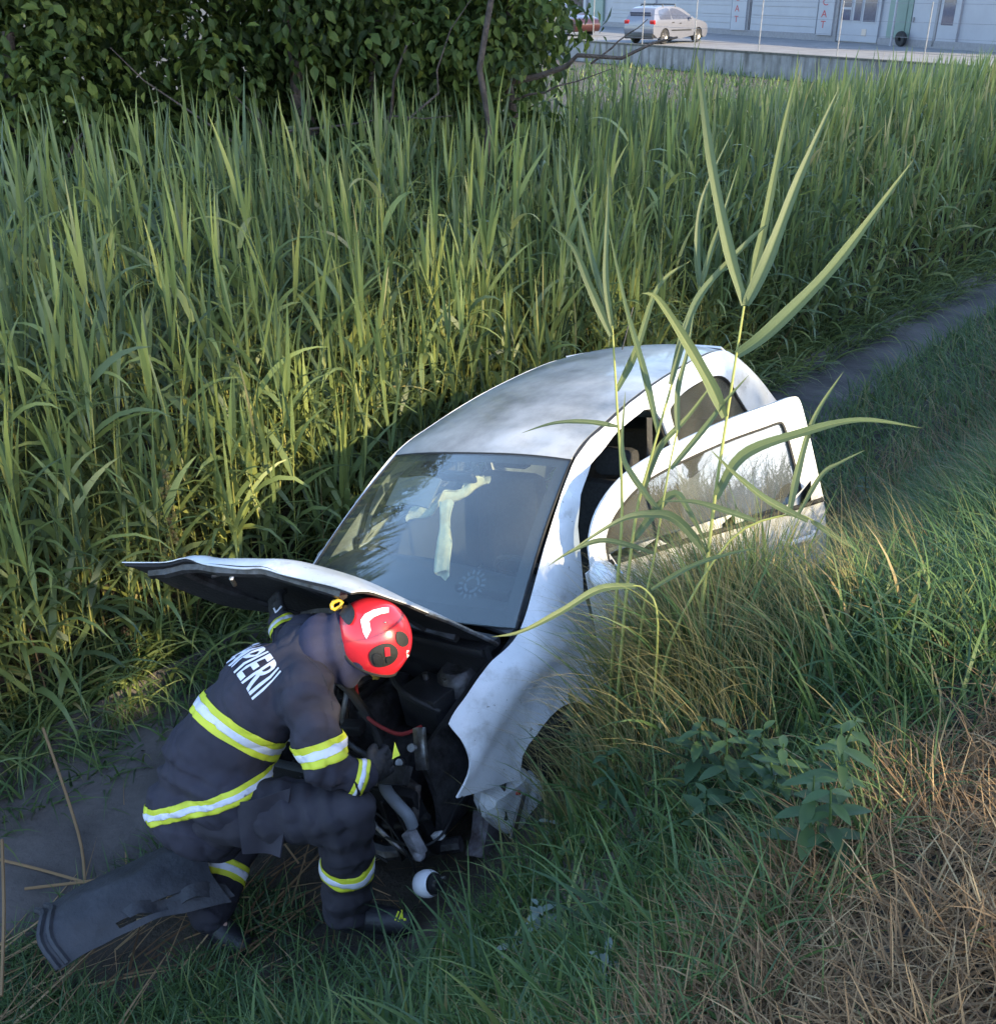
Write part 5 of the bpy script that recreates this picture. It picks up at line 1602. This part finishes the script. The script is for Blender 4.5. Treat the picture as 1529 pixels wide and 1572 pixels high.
def reed_w(t): return np.clip(np.minimum(1, .55 + t * 2.2), 0, 1) * np.maximum(.015, (1 - t ** 2.1))

def reed_leaves_params(h, n, rg, top=True):
    """leaf base height fraction, heading, start angle, bend, length, width"""
    out = []
    a0 = rg.uniform(0, 6.28)
    for k in range(n):
        f = .22 + .74 * (k + rg.uniform(-.3, .3)) / n
        az = a0 + (k % 2) * math.pi + rg.normal(0, .55)
        up = f
        th = rg.uniform(.35, 1.0) * (1.25 - .65 * up)
        bend = max(.05, rg.normal(1.5, .7) * (1.2 - .75 * up))
        if rg.random() < .14: bend += 1.0
        ln = rg.uniform(.38, .66) * (.75 + .35 * math.sin(math.pi * min(1, f * 1.1)))
        out.append((f, az, th, bend, ln, rg.uniform(.028, .054)))
    for k in range(3):
        out.append((1.0 - .03 * k, a0 + k * 2.2 + rg.normal(0, .4), rg.uniform(.04, .22), rg.uniform(.0, .25), rg.uniform(.36, .62), rg.uniform(.02, .034)))
    return out

def stem_pts(h, lean, az, n=6):
    t = np.linspace(0, 1, n)
    r = lean * t ** 1.6 * h
    return np.stack([r * math.cos(az), r * math.sin(az), h * t * np.sqrt(np.maximum(.2, 1 - lean ** 2 * t))], -1)

# single reed stalks (the ones that show largest), as things of stem and leaves
def reed_proto(i, h):
    rg = np.random.default_rng(100 + i)
    root = empty('reed_stalk', (0, 0, 0))
    lean = rg.uniform(.03, .14); az = rg.uniform(0, 6.28)
    sp = stem_pts(h, lean, az)
    o = MB().tube([tuple(p) for p in sp], [.0055, .005, .0045, .004, .0032, .002], 5).build('stem', STEM_REED, root)
    set_tint(o.data, np.full(len(o.data.vertices), rg.uniform(.2, .8)))
    for (f, a, th, bend, ln, wd) in reed_leaves_params(h, 8, rg):
        p = np.array([np.interp(f, np.linspace(0, 1, 6), sp[:, k]) for k in range(3)])
        V, Q, T = strips(p[None], np.array([a]), np.array([th]), np.array([bend]), np.array([ln]), np.array([wd]), 8, np.array([rg.beta(2, 2.4)]), wprof=reed_w, roll=np.array([rg.normal(0, .5)]))
        link('leaf', quick_mesh('leaf', V, Q, LEAF_REED, T), root)
    return root
protos = [reed_proto(i, h) for i, h in enumerate((1.2, 1.5, 1.6, 1.35, 1.8, 1.5, 1.7, 1.05))]
def near_car(x, y, m=.12):
    v = CR.inverted() @ Vector((x, y, -1.0))
    return -1.0 - m < v.x < 1.0 + m and -3.2 < v.y < .75
def place_single(n):
    rg = np.random.default_rng(42)
    done = 0; k = 0
    while done < n:
        s = 4.92 + 1.15 * rg.beta(1.0, 1.6); d = rg.uniform(.6, 10.5)
        x, y = sd_xy(s, d)
        if near_car(x, y): continue
        p = protos[k % len(protos)]
        r = p if k < len(protos) else copy_tree(p)
        r.location = (x, y, gz(x, y) - .02)
        sc_ = rg.uniform(.85, 1.15)
        if s < 5.25: sc_ *= .8
        r.scale = (sc_, sc_, sc_)
        r.rotation_euler = (rg.normal(0, .07), rg.normal(0, .07), rg.uniform(0, 6.28))
        tag(r, 'green reed stalk with long pointed leaves on the far bank of the ditch', 'reed', 'reeds along the far bank')
        k += 1; done += 1
place_single(220)

def reed_mass(name, label, S, Dd, hmin, hmax, n_leaf, seed, wmul=1.0, K=5, parent=None):
    rg = np.random.default_rng(seed)
    N = len(S)
    xy = S[:, None] * N_AX + Dd[:, None] * D_AX
    z = gzv(xy[:, 0], xy[:, 1]) - .02
    h = (hmin + (hmax - hmin) * rg.beta(1.6, 1.6, N)) * (1 + .12 * np.array([vnoise(a, b, .6, 5) for a, b in xy]))
    h = h * np.interp(S, [7.0, 9.8], [1, .32]) ** np.where(Dd > 11, 1, 0)
    h = np.where(S < 5.3, h * (.55 + .45 * np.clip((S - 4.75) / .55, 0, 1)), h)
    lean = rg.uniform(.02, .16, N); laz = rg.uniform(0, 6.28, N)
    lx = lean * np.cos(laz); ly = lean * np.sin(laz)
    ly = np.where(S < 5.5, ly - .05, ly)
    def pt(f):
        r = f ** 1.6 * h
        return np.stack([xy[:, 0] + lx * r, xy[:, 1] + ly * r, z + h * f], -1)
    # stems: thin two-bladed cross sections
    Vs = []; Fs = []; Ts = []
    off = 0
    fr = np.linspace(0, .97, 5)
    P = np.stack([pt(f) for f in fr], 1)            # N,5,3
    rad = np.array([.0052, .005, .0045, .004, .002]) * wmul
    for k in range(3):
        pass
    ang = np.array([0, 2.094, 4.189])
    ring = np.stack([np.cos(ang), np.sin(ang), np.zeros(3)], -1)
    V = P[:, :, None, :] + ring[None, None] * rad[None, :, None, None]
    V = V.reshape(-1, 3)
    base = (np.arange(N) * 15)[:, None, None] + (np.arange(4) * 3)[None, :, None] + np.arange(3)[None, None, :]
    nx = (np.arange(N) * 15)[:, None, None] + (np.arange(4) * 3)[None, :, None] + ((np.arange(3) + 1) % 3)[None, None, :]
    Qs = np.stack([base, nx, nx + 3, base + 3], -1).reshape(-1, 4)
    Tst = np.repeat(rg.uniform(.1, .9, N), 15)
    PB = []; AZ = []; TH = []; BE = []; LN = []; WD = []; TI = []
    a0 = rg.uniform(0, 6.28, N); tint = rg.beta(2, 2.4, N)
    for k in range(n_leaf + 2):
        if k < n_leaf:
            f = .22 + .74 * (k + rg.uniform(-.3, .3, N)) / n_leaf
            az = a0 + (k % 2) * math.pi + rg.normal(0, .6, N)
            th = rg.uniform(.35, 1.05, N) * (1.25 - .65 * f)
            be = np.maximum(.05, rg.normal(1.5, .7, N) * (1.2 - .75 * f)) + (rg.random(N) < .16) * 1.1
            ln = rg.uniform(.38, .66, N) * (.75 + .35 * np.sin(np.pi * np.minimum(1, f * 1.1))); wd = rg.uniform(.026, .046, N)
        else:
            f = np.full(N, .965 - .03 * (k - n_leaf)); az = a0 + (k - n_leaf) * 2.6 + rg.normal(0, .4, N)
            th = rg.uniform(.04, .22, N); be = rg.uniform(0, .25, N); ln = rg.uniform(.36, .62, N); wd = rg.uniform(.02, .034, N)
        r = f ** 1.6 * h
        PB.append(np.stack([xy[:, 0] + lx * r, xy[:, 1] + ly * r, z + h * f], -1))
        AZ.append(az); TH.append(th); BE.append(be); LN.append(ln); WD.append(wd * wmul); TI.append(np.clip(tint + rg.normal(0, .12, N), 0, 1))
    c = np.concatenate
    V1, Q1, T1_ = strips(c(PB), c(AZ), c(TH), c(BE), c(LN), c(WD), K, c(TI), wprof=reed_w, roll=rg.normal(0, .5, len(c(AZ))))
    root = empty(name, (0, 0, 0), label=label, kind='stuff')
    link('stems', quick_mesh('stems', V, Qs, STEM_REED, Tst), root)['kind'] = 'stuff'
    link('leaves', quick_mesh('leaves', V1, Q1, LEAF_REED, T1_), root)['kind'] = 'stuff'
def scatter(n, s0, s1, d0, d1, seed, beta=None, avoid=True):
    rg = np.random.default_rng(seed)
    S = []; Dd = []
    while len(S) < n:
        s = s0 + (s1 - s0) * (rg.beta(*beta) if beta else rg.random()); d = rg.uniform(d0, d1)
        if avoid:
            x, y = sd_xy(s, d)
            if near_car(x, y): continue
        S.append(s); Dd.append(d)
    return np.array(S), np.array(Dd)
S, Dq = scatter(1750, 4.85, 8.8, .3, 11.5, 1, (1.0, 1.25))
reed_mass('reeds', 'dense bed of green reeds filling the far bank of the ditch', S, Dq, .95, 1.8, 8, 2)
S, Dq = scatter(1600, 4.9, 10.5, 11, 22, 3, (1.0, 1.5), False)
reed_mass('reeds', 'reeds further along the ditch towards the right', S, Dq, 1.15, 1.6, 6, 4, 1.25, 4)
S, Dq = scatter(2600, 4.8, 13.0, 20, 42, 5, (1.0, 1.3), False)
reed_mass('reeds', 'distant reeds in front of the retaining wall', S, Dq, 1.1, 1.5, 5, 6, 1.9, 3)
S, Dq = scatter(350, 9.0, 13.0, 8, 20, 7, None, False)
reed_mass('reeds', 'thin reeds on the flat land behind the bushes', S, Dq, 1.0, 1.5, 5, 8, 1.6, 3)

# tall reeds on the near bank, in front of the open door: each one its own thing
def tall_reed(label, pts, rad, leaves):
    """pts: stem points (world); leaves: list of (points along the blade, width)"""
    p0 = np.array(pts[0]); q0 = p0 - (np.array(pts[1]) - p0) * .15
    pts = [(q0[0], q0[1], min(p0[2] - .05, gz(q0[0], q0[1]) - .03))] + list(pts)
    b = np.array(pts[0])
    root = empty('tall_reed', tuple(b), label=label, cat='reed')
    st = cr([tuple(np.array(p) - b) for p in pts], 4)
    n = len(st)
    o = MB().tube(st, [rad * 1.15 * (1 - .6 * k / n) for k in range(n)], 8).build('stem', STEM_REED, root)
    set_tint(o.data, np.full(len(o.data.vertices), random.uniform(.3, .7)))
    for bl, wd in leaves:
        c = np.array(cr([tuple(np.array(p) - b) for p in bl], 6))
        m = len(c); t = np.linspace(0, 1, m)
        tang = np.gradient(c, axis=0); tang /= np.linalg.norm(tang, axis=1)[:, None]
        view = np.array([0, -.75, .66]) + np.array([random.uniform(-.3, .3), 0, 0])
        sd = np.cross(tang, view); sd /= np.linalg.norm(sd, axis=1)[:, None]
        nr = np.cross(sd, tang)
        W = (wd * .74 * reed_w(t) * (1 + .06 * np.sin(t * 23 + wd * 400)) * .5)[:, None]
        cols = [-1, -.72, -.45, -.2, -.05, .05, .22, .48, .75, 1]
        nc = len(cols)
        V = np.stack([c + sd * W * a_ + nr * W * (.6 * abs(a_) + .05 * (k_ % 2)) for k_, a_ in enumerate(cols)], 1).reshape(-1, 3)
        F = []
        for k in range(m - 1):
            for q in range(nc - 1): F.append((k * nc + q, k * nc + q + 1, (k + 1) * nc + q + 1, (k + 1) * nc + q))
        me = quick_mesh('leaf', V, np.array(F), TALLR, np.clip(np.repeat(.18 + .15 * random.random() + .22 * t + .3 * np.maximum(0, t - .9) * 10 * random.random(), nc) + np.tile([.12, -.05, .08, -.04, .22, .22, -.03, .09, -.05, .12], m), 0, 1))
        link('leaf', me, root)
def px(u, v, d): return tuple(at(u, v, d))
def bl(d, *uv, dd=0.0):
    n = len(uv)
    return [px(u, v, d + dd * k / max(1, n - 1)) for k, (u, v) in enumerate(uv)]
tall_reed('tallest reed with three broad spear leaves in front of the open car door', bl(3.45, (1066, 1050), (1078, 930), (1098, 760), (1122, 600), (1142, 470)), .0075, [
    (bl(3.45, (1143, 468), (1118, 380), (1092, 250), (1075, 120), (1070, 85)), .052),
    (bl(3.45, (1145, 468), (1178, 400), (1228, 270), (1290, 130), dd=-.1), .062),
    (bl(3.45, (1148, 450), (1172, 350), (1200, 210), (1228, 90), dd=.15), .040),
    (bl(3.45, (1132, 545), (1180, 510), (1270, 420), (1340, 330), (1402, 245), dd=-.2), .064),
    (bl(3.45, (1112, 640), (1090, 590), (1050, 520), (1010, 460), (985, 450), dd=-.12), .056),
    (bl(3.45, (1098, 765), (1140, 700), (1230, 665), (1320, 645), (1415, 657), dd=-.2), .050),
    (bl(3.45, (1085, 850), (1040, 800), (1000, 790), (950, 800), (870, 850), dd=-.15), .046)])
tall_reed('slender reed with narrow upright leaves left of the tallest reed', bl(3.6, (945, 935), (955, 780), (947, 620), (940, 500)), .0062, [
    (bl(3.6, (940, 505), (930, 430), (932, 340), (935, 255)), .030),
    (bl(3.6, (938, 515), (905, 440), (880, 380), (845, 345), dd=-.1), .040),
    (bl(3.6, (941, 500), (915, 420), (890, 330), (870, 240), dd=.1), .030),
    (bl(3.6, (948, 655), (900, 648), (850, 650), (800, 665), dd=-.1), .026),
    (bl(3.6, (946, 600), (975, 540), (1010, 440), (1060, 400), dd=.1), .036)])
tall_reed('curving reed with a leaf bending over the roof of the wrecked car', bl(3.55, (955, 985), (975, 800), (1000, 700), (1040, 560), (1075, 440)), .006, [
    (bl(3.55, (1075, 445), (1070, 380), (1080, 300), (1130, 190)), .030),
    (bl(3.55, (1076, 440), (1090, 390), (1110, 330), (1135, 250), dd=-.1), .026),
    (bl(3.55, (1030, 590), (1055, 500), (1085, 440), (1160, 360), (1180, 345), dd=-.1), .042),
    (bl(3.55, (1010, 665), (985, 560), (960, 470), (930, 330), dd=.1), .036),
    (bl(3.55, (985, 760), (1010, 690), (1055, 640), (1100, 580), dd=.1), .034),
    (bl(3.55, (972, 830), (1030, 760), (1060, 790), (1090, 850), dd=-.1), .042)])
tall_reed('short leafy reed close to the wing mirror of the wrecked car', bl(3.5, (985, 960), (1005, 850), (1025, 730), (1040, 660)), .005, [
    (bl(3.5, (1040, 665), (1040, 600), (1055, 540), (1065, 480)), .028),
    (bl(3.5, (1030, 720), (1080, 660), (1110, 620), (1150, 575), dd=-.1), .03),
    (bl(3.5, (1015, 790), (970, 730), (955, 690), (960, 600), dd=.05), .032),
    (bl(3.5, (1005, 850), (930, 830), (880, 845), (840, 870), dd=-.1), .026)])
tall_reed('bent reed with leaves crossing below the open door', bl(3.4, (1030, 985), (1120, 830), (1210, 790), (1250, 800)), .005, [
    (bl(3.4, (1240, 800), (1180, 770), (1130, 730), (1090, 690), dd=-.05), .036),
    (bl(3.4, (1245, 800), (1275, 820), (1300, 835), (1325, 850)), .030),
    (bl(3.4, (1210, 792), (1225, 720), (1250, 640), (1295, 570), dd=-.05), .034),
    (bl(3.4, (1160, 800), (1100, 780), (1060, 770), (1010, 770), dd=-.05), .030),
    (bl(3.4, (1225, 790), (1260, 730), (1290, 710), (1330, 690)), .022)])
tall_reed('long bowed reed leaf stretching over the front wing', bl(3.3, (1010, 960), (990, 905), (960, 900)), .004, [
    (bl(3.3, (975, 900), (920, 905), (860, 940), (800, 970), (755, 978), dd=-.1), .034),
    (bl(3.3, (1000, 905), (1060, 870), (1120, 850), (1170, 840), dd=-.1), .022)])

# ------------------------------------------------------------------ grass on the banks
def blades(name, label, XY, lng, wid, th, bend, seed, m, K=5, az0=None, azs=3.14, tmu=(2, 2.4), tshift=0.0, zoff=-.02, roll=.5, zadd=None):
    rg = np.random.default_rng(seed)
    N = len(XY)
    z = gzv(XY[:, 0], XY[:, 1]) + zoff
    if zadd is not None: z = z + zadd
    az = rg.uniform(-3.14, 3.14, N) if az0 is None else az0 + rg.normal(0, azs, N)
    V, Q, T = strips(np.stack([XY[:, 0], XY[:, 1], z], -1), az, rg.uniform(*th, N), rg.uniform(*bend, N), rg.uniform(*lng, N), rg.uniform(*wid, N), K, np.clip(rg.beta(*tmu, N) + tshift, 0, 1), roll=rg.normal(0, roll, N))
    o = link(name, quick_mesh(name, V, Q, m, T), None)
    tag(o, label, None, None, 'stuff')
    return o
def in_car(x, y, m=0.0):
    v = CR.inverted() @ Vector((x, y, -1.2))
    return -.80 - m < v.x < .95 and -3.1 < v.y < .30
def sxy(n, s0, s1, d0, d1, seed, beta=(1, 1), rej=None):
    rg = np.random.default_rng(seed)
    out = []
    while len(out) < n:
        k = n
        s = s0 + (s1 - s0) * rg.beta(*beta, k); d = rg.uniform(d0, d1, k)
        xy = s[:, None] * N_AX + d[:, None] * D_AX
        for q in xy:
            if in_car(*q): continue
            if rej and rej(*q): continue
            out.append(q)
    return np.array(out[:n])
def patchy(f, thr, seed):
    return lambda x, y: vnoise(x, y, f, seed) < thr
DOWN_AZ = math.atan2(N_AX[1], N_AX[0])           # down the near bank
ALONG = math.atan2(D_AX[1], D_AX[0])
def far_person(x, y): return math.hypot(x + .80, y - 3.05) < .55
def feet(x, y): return (math.hypot(x - J['to_r'][0], y - J['to_r'][1]) < .16) or (math.hypot(x - J['an_r'][0], y - J['an_r'][1]) < .14) or math.hypot(x - cp[0], y - cp[1]) < .09 or math.hypot(x + 1.5, y - 3.12) < .33
def front_clear(x, y):
    s, d = xy_sd(x, y)
    return d < 2.6 + .9 * max(0, s - 1.0) + .2 * vnoise(x, y, 3, 1)
def front_feet(x, y):
    s, d = xy_sd(x, y)
    return feet(x, y) or (s > 1.9 and 1.35 < d < 2.85)
# long grass laid over down the bank
blades('bank_grass', 'long green grass hanging down the near bank', sxy(14000, .6, 2.3, 2.5, 11, 21, (1, 1), front_clear), (.22, .46), (.006, .013), (.2, .9), (.7, 1.9), 22, GRASS, 6, DOWN_AZ - .9, .75)
blades('bank_grass', 'long green grass beside the wrecked car', sxy(8000, 1.0, 2.2, 2.5, 6.5, 31, (1, 1), front_clear), (.24, .46), (.006, .014), (.1, .7), (.5, 1.7), 32, GRASS, 6, DOWN_AZ - .6, .9, tshift=.22)
blades('bank_grass', 'short green grass low on the near bank', sxy(17000, .7, 3.3, .2, 4.0, 23, (1.1, 1.1), front_feet), (.08, .26), (.005, .011), (.1, .9), (.3, 1.5), 24, GRASS, 5, None, 3)
blades('bank_grass', 'dark grass at the bottom of the near bank further right', sxy(10000, 1.8, 3.95, 4.5, 16, 25), (.20, .50), (.006, .014), (.2, .9), (.5, 1.9), 26, GRASS, 6, DOWN_AZ - .9, 1.1, tshift=.14)
blades('bank_grass', 'short trampled grass in front of the wreck', sxy(2500, 1.85, 2.5, 1.3, 2.9, 71, (1, 1), feet), (.03, .09), (.004, .008), (.2, 1.1), (.3, 1.5), 72, GRASS, 4, None, 3)
blades('seed_heads', 'pale grass heads over the bank beyond the open door', sxy(3000, .8, 2.8, 4.6, 14, 73), (.3, .6), (.003, .006), (.1, .8), (.5, 1.8), 74, STRAW, 6, DOWN_AZ - .9, .9)
blades('bank_grass', 'broad bladed grass in the lower foreground', sxy(1300, .9, 2.3, .2, 3.0, 27, (1, 1), front_feet), (.25, .45), (.011, .019), (.1, .8), (.6, 1.7), 28, GRASS, 8, None, 3)
blades('ditch_weeds', 'low weeds creeping over the edge of the ditch floor', sxy(4500, 4.5, 5.3, .3, 14, 29), (.12, .42), (.005, .012), (.2, 1.0), (.3, 1.6), 30, GRASS, 5, None, 3)
blades('ditch_weeds', 'dark undergrowth at the foot of the reeds', sxy(4500, 4.9, 6.0, .2, 11, 33), (.18, .50), (.006, .016), (.2, 1.0), (.5, 1.8), 34, GRASS, 5, None, 3)
blades('ditch_weeds', 'long leaves drooping from the reeds over the ditch floor', sxy(4200, 4.62, 5.1, -1, 18, 55), (.25, .65), (.012, .028), (.2, 1.0), (.8, 2.0), 56, LEAF_REED, 6, DOWN_AZ + 3.14, .9, zoff=.05)
blades('ditch_weeds', 'weeds spreading over the ditch behind the firefighter', sxy(2200, 4.25, 5.0, .6, 3.6, 57), (.15, .5), (.008, .02), (.2, 1.1), (.5, 1.9), 58, GRASS, 5, None, 3)
blades('far_grass', 'rough grass below the retaining wall', sxy(12000, 8.5, 30, 6, 46, 35), (.15, .38), (.03, .06), (.1, .6), (.2, 1.0), 36, GRASS, 3, None, 3)
# fine grass panicles over the front wing and the door
blades('seed_heads', 'fine brownish grass heads hanging over the front wing', np.concatenate([sxy(2600, 1.0, 1.9, 2.2, 3.6, 37)]), (.35, .62), (.0016, .0032), (.1, .5), (.6, 1.9), 38, leaf_mat('seed_grass', [(0, (.10, .10, .035)), (.5, (.19, .165, .06)), (1, (.30, .23, .10))], trans=.15, rnd=0), 8, DOWN_AZ, .7)
def not_dry(x, y):
    s, d = xy_sd(x, y)
    return s > .80 - .36 * max(0, d - 1.9) + .15 * vnoise(x, y, 2.5, 8)
blades('seed_heads', 'tall fine grass drooping over the rear of the front wing', sxy(2200, 1.40, 1.75, 2.5, 3.05, 63), (.45, .78), (.002, .0045), (.05, .5), (.5, 1.7), 64, MATS['seed_grass'], 8, DOWN_AZ - .4, .8)
blades('bank_grass', 'tall green grass beside the front wheel arch', sxy(1300, 1.35, 1.75, 2.5, 3.1, 65), (.40, .70), (.006, .012), (.05, .5), (.4, 1.5), 66, GRASS, 7, DOWN_AZ - .5, .9, tshift=.15)
blades('dead_reeds', 'old straw coloured stems among the green reeds', sxy(420, 4.9, 7.5, .3, 11, 67), (.7, 1.5), (.006, .011), (0, .45), (0, .5), 68, STRAW, 5, None, 3)
# mown dry grass at the top of the bank
blades('mown_grass', 'brown mown grass clippings on the verge', sxy(42000, -1.2, 1.1, .4, 4.6, 41, (2.0, 1.0), not_dry), (.05, .20), (.0025, .0065), (.5, 1.6), (-.3, 1.2), 42, STRAW, 3, None, 3, zoff=-.005)
blades('mown_grass', 'dry grass mixed into the top of the bank', sxy(7000, .55, 1.35, .5, 8.0, 43, (1, 1.6)), (.08, .28), (.002, .005), (.4, 1.5), (0, 1.2), 44, STRAW, 4, None, 3)
blades('bank_grass', 'green grass mixed into the edge of the mown verge', sxy(4500, .55, 1.15, .7, 3.4, 75), (.10, .30), (.005, .010), (.2, 1.1), (.3, 1.6), 76, GRASS, 5, None, 3, tshift=.1)
blades('verge_grass', 'short green grass in the mown verge', sxy(5500, -1.2, .95, .4, 9.0, 45), (.05, .16), (.003, .006), (.1, .8), (.2, 1.0), 46, GRASS, 4, None, 3)
blades('verge_grass', 'pale seeding grass on the verge further right', sxy(8000, .2, 1.6, 5.5, 17, 47), (.2, .5), (.003, .006), (.1, .7), (.4, 1.5), 48, STRAW, 5, DOWN_AZ - .9, .9)
blades('verge_grass', 'green grass over the top of the bank further right', sxy(10000, -.8, 2.0, 3.0, 17, 49), (.25, .5), (.004, .009), (.1, .7), (.6, 1.7), 50, GRASS, 5, DOWN_AZ - .9, .8)
blades('bank_grass', 'dark grass at the foot of the bank in the lower left', sxy(8000, 2.0, 3.7, -.4, 1.8, 61, (1, 1), feet), (.08, .26), (.005, .011), (.3, 1.2), (.3, 1.5), 62, GRASS, 5, None, 3, tshift=-.12)
# fallen dry reed stems in the ditch
blades('reed_litter', 'fallen dead reed stems at the bottom of the ditch', sxy(150, 2.7, 3.7, .2, 2.0, 51), (.3, .8), (.006, .011), (1.4, 1.62), (0, .12), 52, STRAW, 4, ALONG, .5, zoff=.05)
blades('reed_litter', 'short dead stems on the lower bank', sxy(260, 2.3, 3.7, .2, 3.0, 53), (.1, .3), (.004, .008), (1.2, 1.6), (0, .2), 54, STRAW, 3, None, 3, zoff=.02)
def dead_stem(label, *uvz):
    P = []
    for u, v, z in uvz:
        r = RT * (u - 764.5) / 1600 + DN * (v - 786) / 1600 + FW
        P.append(CAM + r * (z - CAM[2]) / r[2])
    b = P[0]
    o = MB().tube(cr([tuple(p - b) for p in P], 4), .007, 6).build('dead_reed_stem', STRAW)
    set_tint(o.data, np.full(len(o.data.vertices), .5)); o.location = b
    tag(o, label, 'reed stem')
dead_stem('thin leaning dead reed stem over the ditch floor', (66, 1118, -1.55), (100, 1215, -1.75), (125, 1300, -1.86), (131, 1375, -1.90))
dead_stem('long pale dead reed stem lying across the ditch at the far left', (-10, 1318, -1.88), (60, 1335, -1.88), (140, 1358, -1.86))
dead_stem('upright brown reed stem at the left edge of the picture', (3, 1290, -1.55), (6, 1400, -1.62), (2, 1530, -1.70))
dead_stem('dead reed stem pointing at the torn bumper panel', (38, 1365, -1.86), (90, 1359, -1.86), (165, 1350, -1.86))

# ------------------------------------------------------------------ leafy weeds on the near bank
WEED = leaf_mat('weed_leaf', [(0, (.020, .045, .018)), (.5, (.040, .080, .028)), (1, (.075, .12, .035))], trans=.2, rough=.55, rnd=.3)
GREYW = leaf_mat('grey_weed_leaf', [(0, (.07, .10, .085)), (.5, (.12, .16, .13)), (1, (.19, .22, .18))], trans=.15, rough=.7, rnd=.2)
def weed_leaf(ln, wd, m, seed):
    rg = np.random.default_rng(seed)
    V = []; F = []
    n = 6
    for k in range(n + 1):
        t = k / n
        w_ = wd * math.sin(math.pi * min(.98, t * .93 + .05)) ** .8 * .5
        x = ln * t; z = -.25 * ln * t * t
        V += [(x, -w_, z + .25 * w_), (x, 0, z), (x, w_, z + .25 * w_)]
    for k in range(n):
        for q in (0, 1): F.append((k * 3 + q, (k + 1) * 3 + q, (k + 1) * 3 + q + 1, k * 3 + q + 1))
    me = quick_mesh('leaf', V, np.array(F), m, np.full(len(V), rg.uniform(.2, .8)))
    return me
WL = [weed_leaf(.085, .036, WEED, 1), weed_leaf(.105, .042, WEED, 2), weed_leaf(.07, .03, WEED, 3)]
GL = [weed_leaf(.07, .030, GREYW, 4), weed_leaf(.055, .026, GREYW, 5)]
def weed(label, x, y, h, pairs, leaves, seed, lean=(0, 0), cat='weed'):
    rg = random.Random(seed)
    root = empty('leafy_weed', (x, y, gz(x, y) - .02), label=label, cat=cat)
    sp = [(lean[0] * t * h, lean[1] * t * h, h * t) for t in (0, .25, .5, .75, 1)]
    o = MB().tube(sp, [.004, .0038, .0034, .003, .002], 6).build('stem', WEED, root); set_tint(o.data, np.full(len(o.data.vertices), .4))
    a0 = rg.uniform(0, 6.28)
    for k in range(pairs):
        t = .25 + .75 * (k + .6) / pairs
        p = Vector((lean[0] * t * h, lean[1] * t * h, h * t))
        for q in (0, 1):
            me = rg.choice(leaves)
            sc_ = (1.15 - .45 * t) * rg.uniform(.8, 1.15)
            M = Matrix.Translation(p) @ Matrix.Rotation(a0 + k * 1.57 + q * math.pi + rg.uniform(-.3, .3), 4, 'Z') @ Matrix.Rotation(rg.uniform(-.5, .35), 4, 'Y') @ Matrix.Scale(sc_, 4)
            link('leaf', me, root, M)
def gp(u, v, zlift=0.0):
    """where the line of sight through a photo point meets the soil"""
    r = RT * (u - 764.5) / 1600 + DN * (v - 786) / 1600 + FW
    t = .8
    while t < 12:
        p = CAM + r * t
        if p[2] - zlift < gz(p[0], p[1]): return p
        t += .01
    return p
W = [('dark green mint like weed in the middle of the near bank', 1115, 1285, .40, 7, WL), ('leafy weed leaning right of the mint like weed', 1185, 1300, .36, 6, WL), ('leafy green weed nearest the brown mown grass', 1300, 1280, .38, 6, WL), ('low leafy weed between two taller weeds on the bank', 1240, 1330, .30, 5, WL),
     ('broad leaved weed growing in front of the wheel arch', 905, 1195, .42, 6, WL), ('tall thin weed with drooping leaves before the front wing', 872, 1170, .50, 6, WL), ('small green weed under the wheel arch weeds', 935, 1260, .30, 5, WL),
     ('silvery grey weed in the lower middle of the grass', 840, 1455, .22, 6, GL), ('small silvery grey weed left of the larger silvery weed', 790, 1490, .16, 5, GL), ('grey green weed beside the washer bottle', 850, 1300, .18, 4, GL), ('single grey green weed near the bottom edge', 935, 1520, .16, 4, GL),
     ('dense dark weed above the middle of the weed patch', 1150, 1240, .36, 8, WL), ('weed with wide leaves at the lower left of the weed patch', 1085, 1330, .30, 6, WL), ('weed at the lower right of the weed patch', 1275, 1330, .30, 6, WL), ('upright weed at the top right of the weed patch', 1250, 1250, .40, 8, WL), ('weed with pale upper leaves at the top left of the weed patch', 1070, 1240, .38, 8, WL), ('small weed in the very middle of the weed patch', 1200, 1285, .30, 7, WL),
     ('dark weed on the bank right of the open car door', 1330, 790, .35, 6, WL), ('bushy weed in the shade beyond the open car door', 1425, 760, .40, 7, WL)]
for i, (lb, u, v, h, n, lv) in enumerate(W):
    p = gp(u, v)
    weed(lb, p[0], p[1], h, n, lv, 60 + i, (random.uniform(-.25, .1), random.uniform(-.2, .1)))
# flowering dock in the reeds at the left
p = sd_xy(4.95, 2.6)
dock = empty('dock_plant', (p[0], p[1], gz(*p)), label='rusty green dock with a seed spike among the reeds at the left', cat='plant')
pt_ = [(0, 0, 0), (.02, 0, .5), (.03, .0, .95), (.06, 0, 1.2)]
MB().tube(cr(pt_, 4), .006, 6).build('stem', mat('dock_stem', (.12, .12, .04), .7, var=.3), dock)
sp_ = MB()
for k in range(70):
    t = random.uniform(0, 1)
    sp_.ell((.03 + .03 * t + random.gauss(0, .014), random.gauss(0, .014), .72 + .48 * t), random.uniform(.008, .015), None, 6, 4)
sp_.build('seed_spike', mat('dock_seed', (.13, .13, .035), .8, col2=(.10, .06, .03), scale=30), dock)
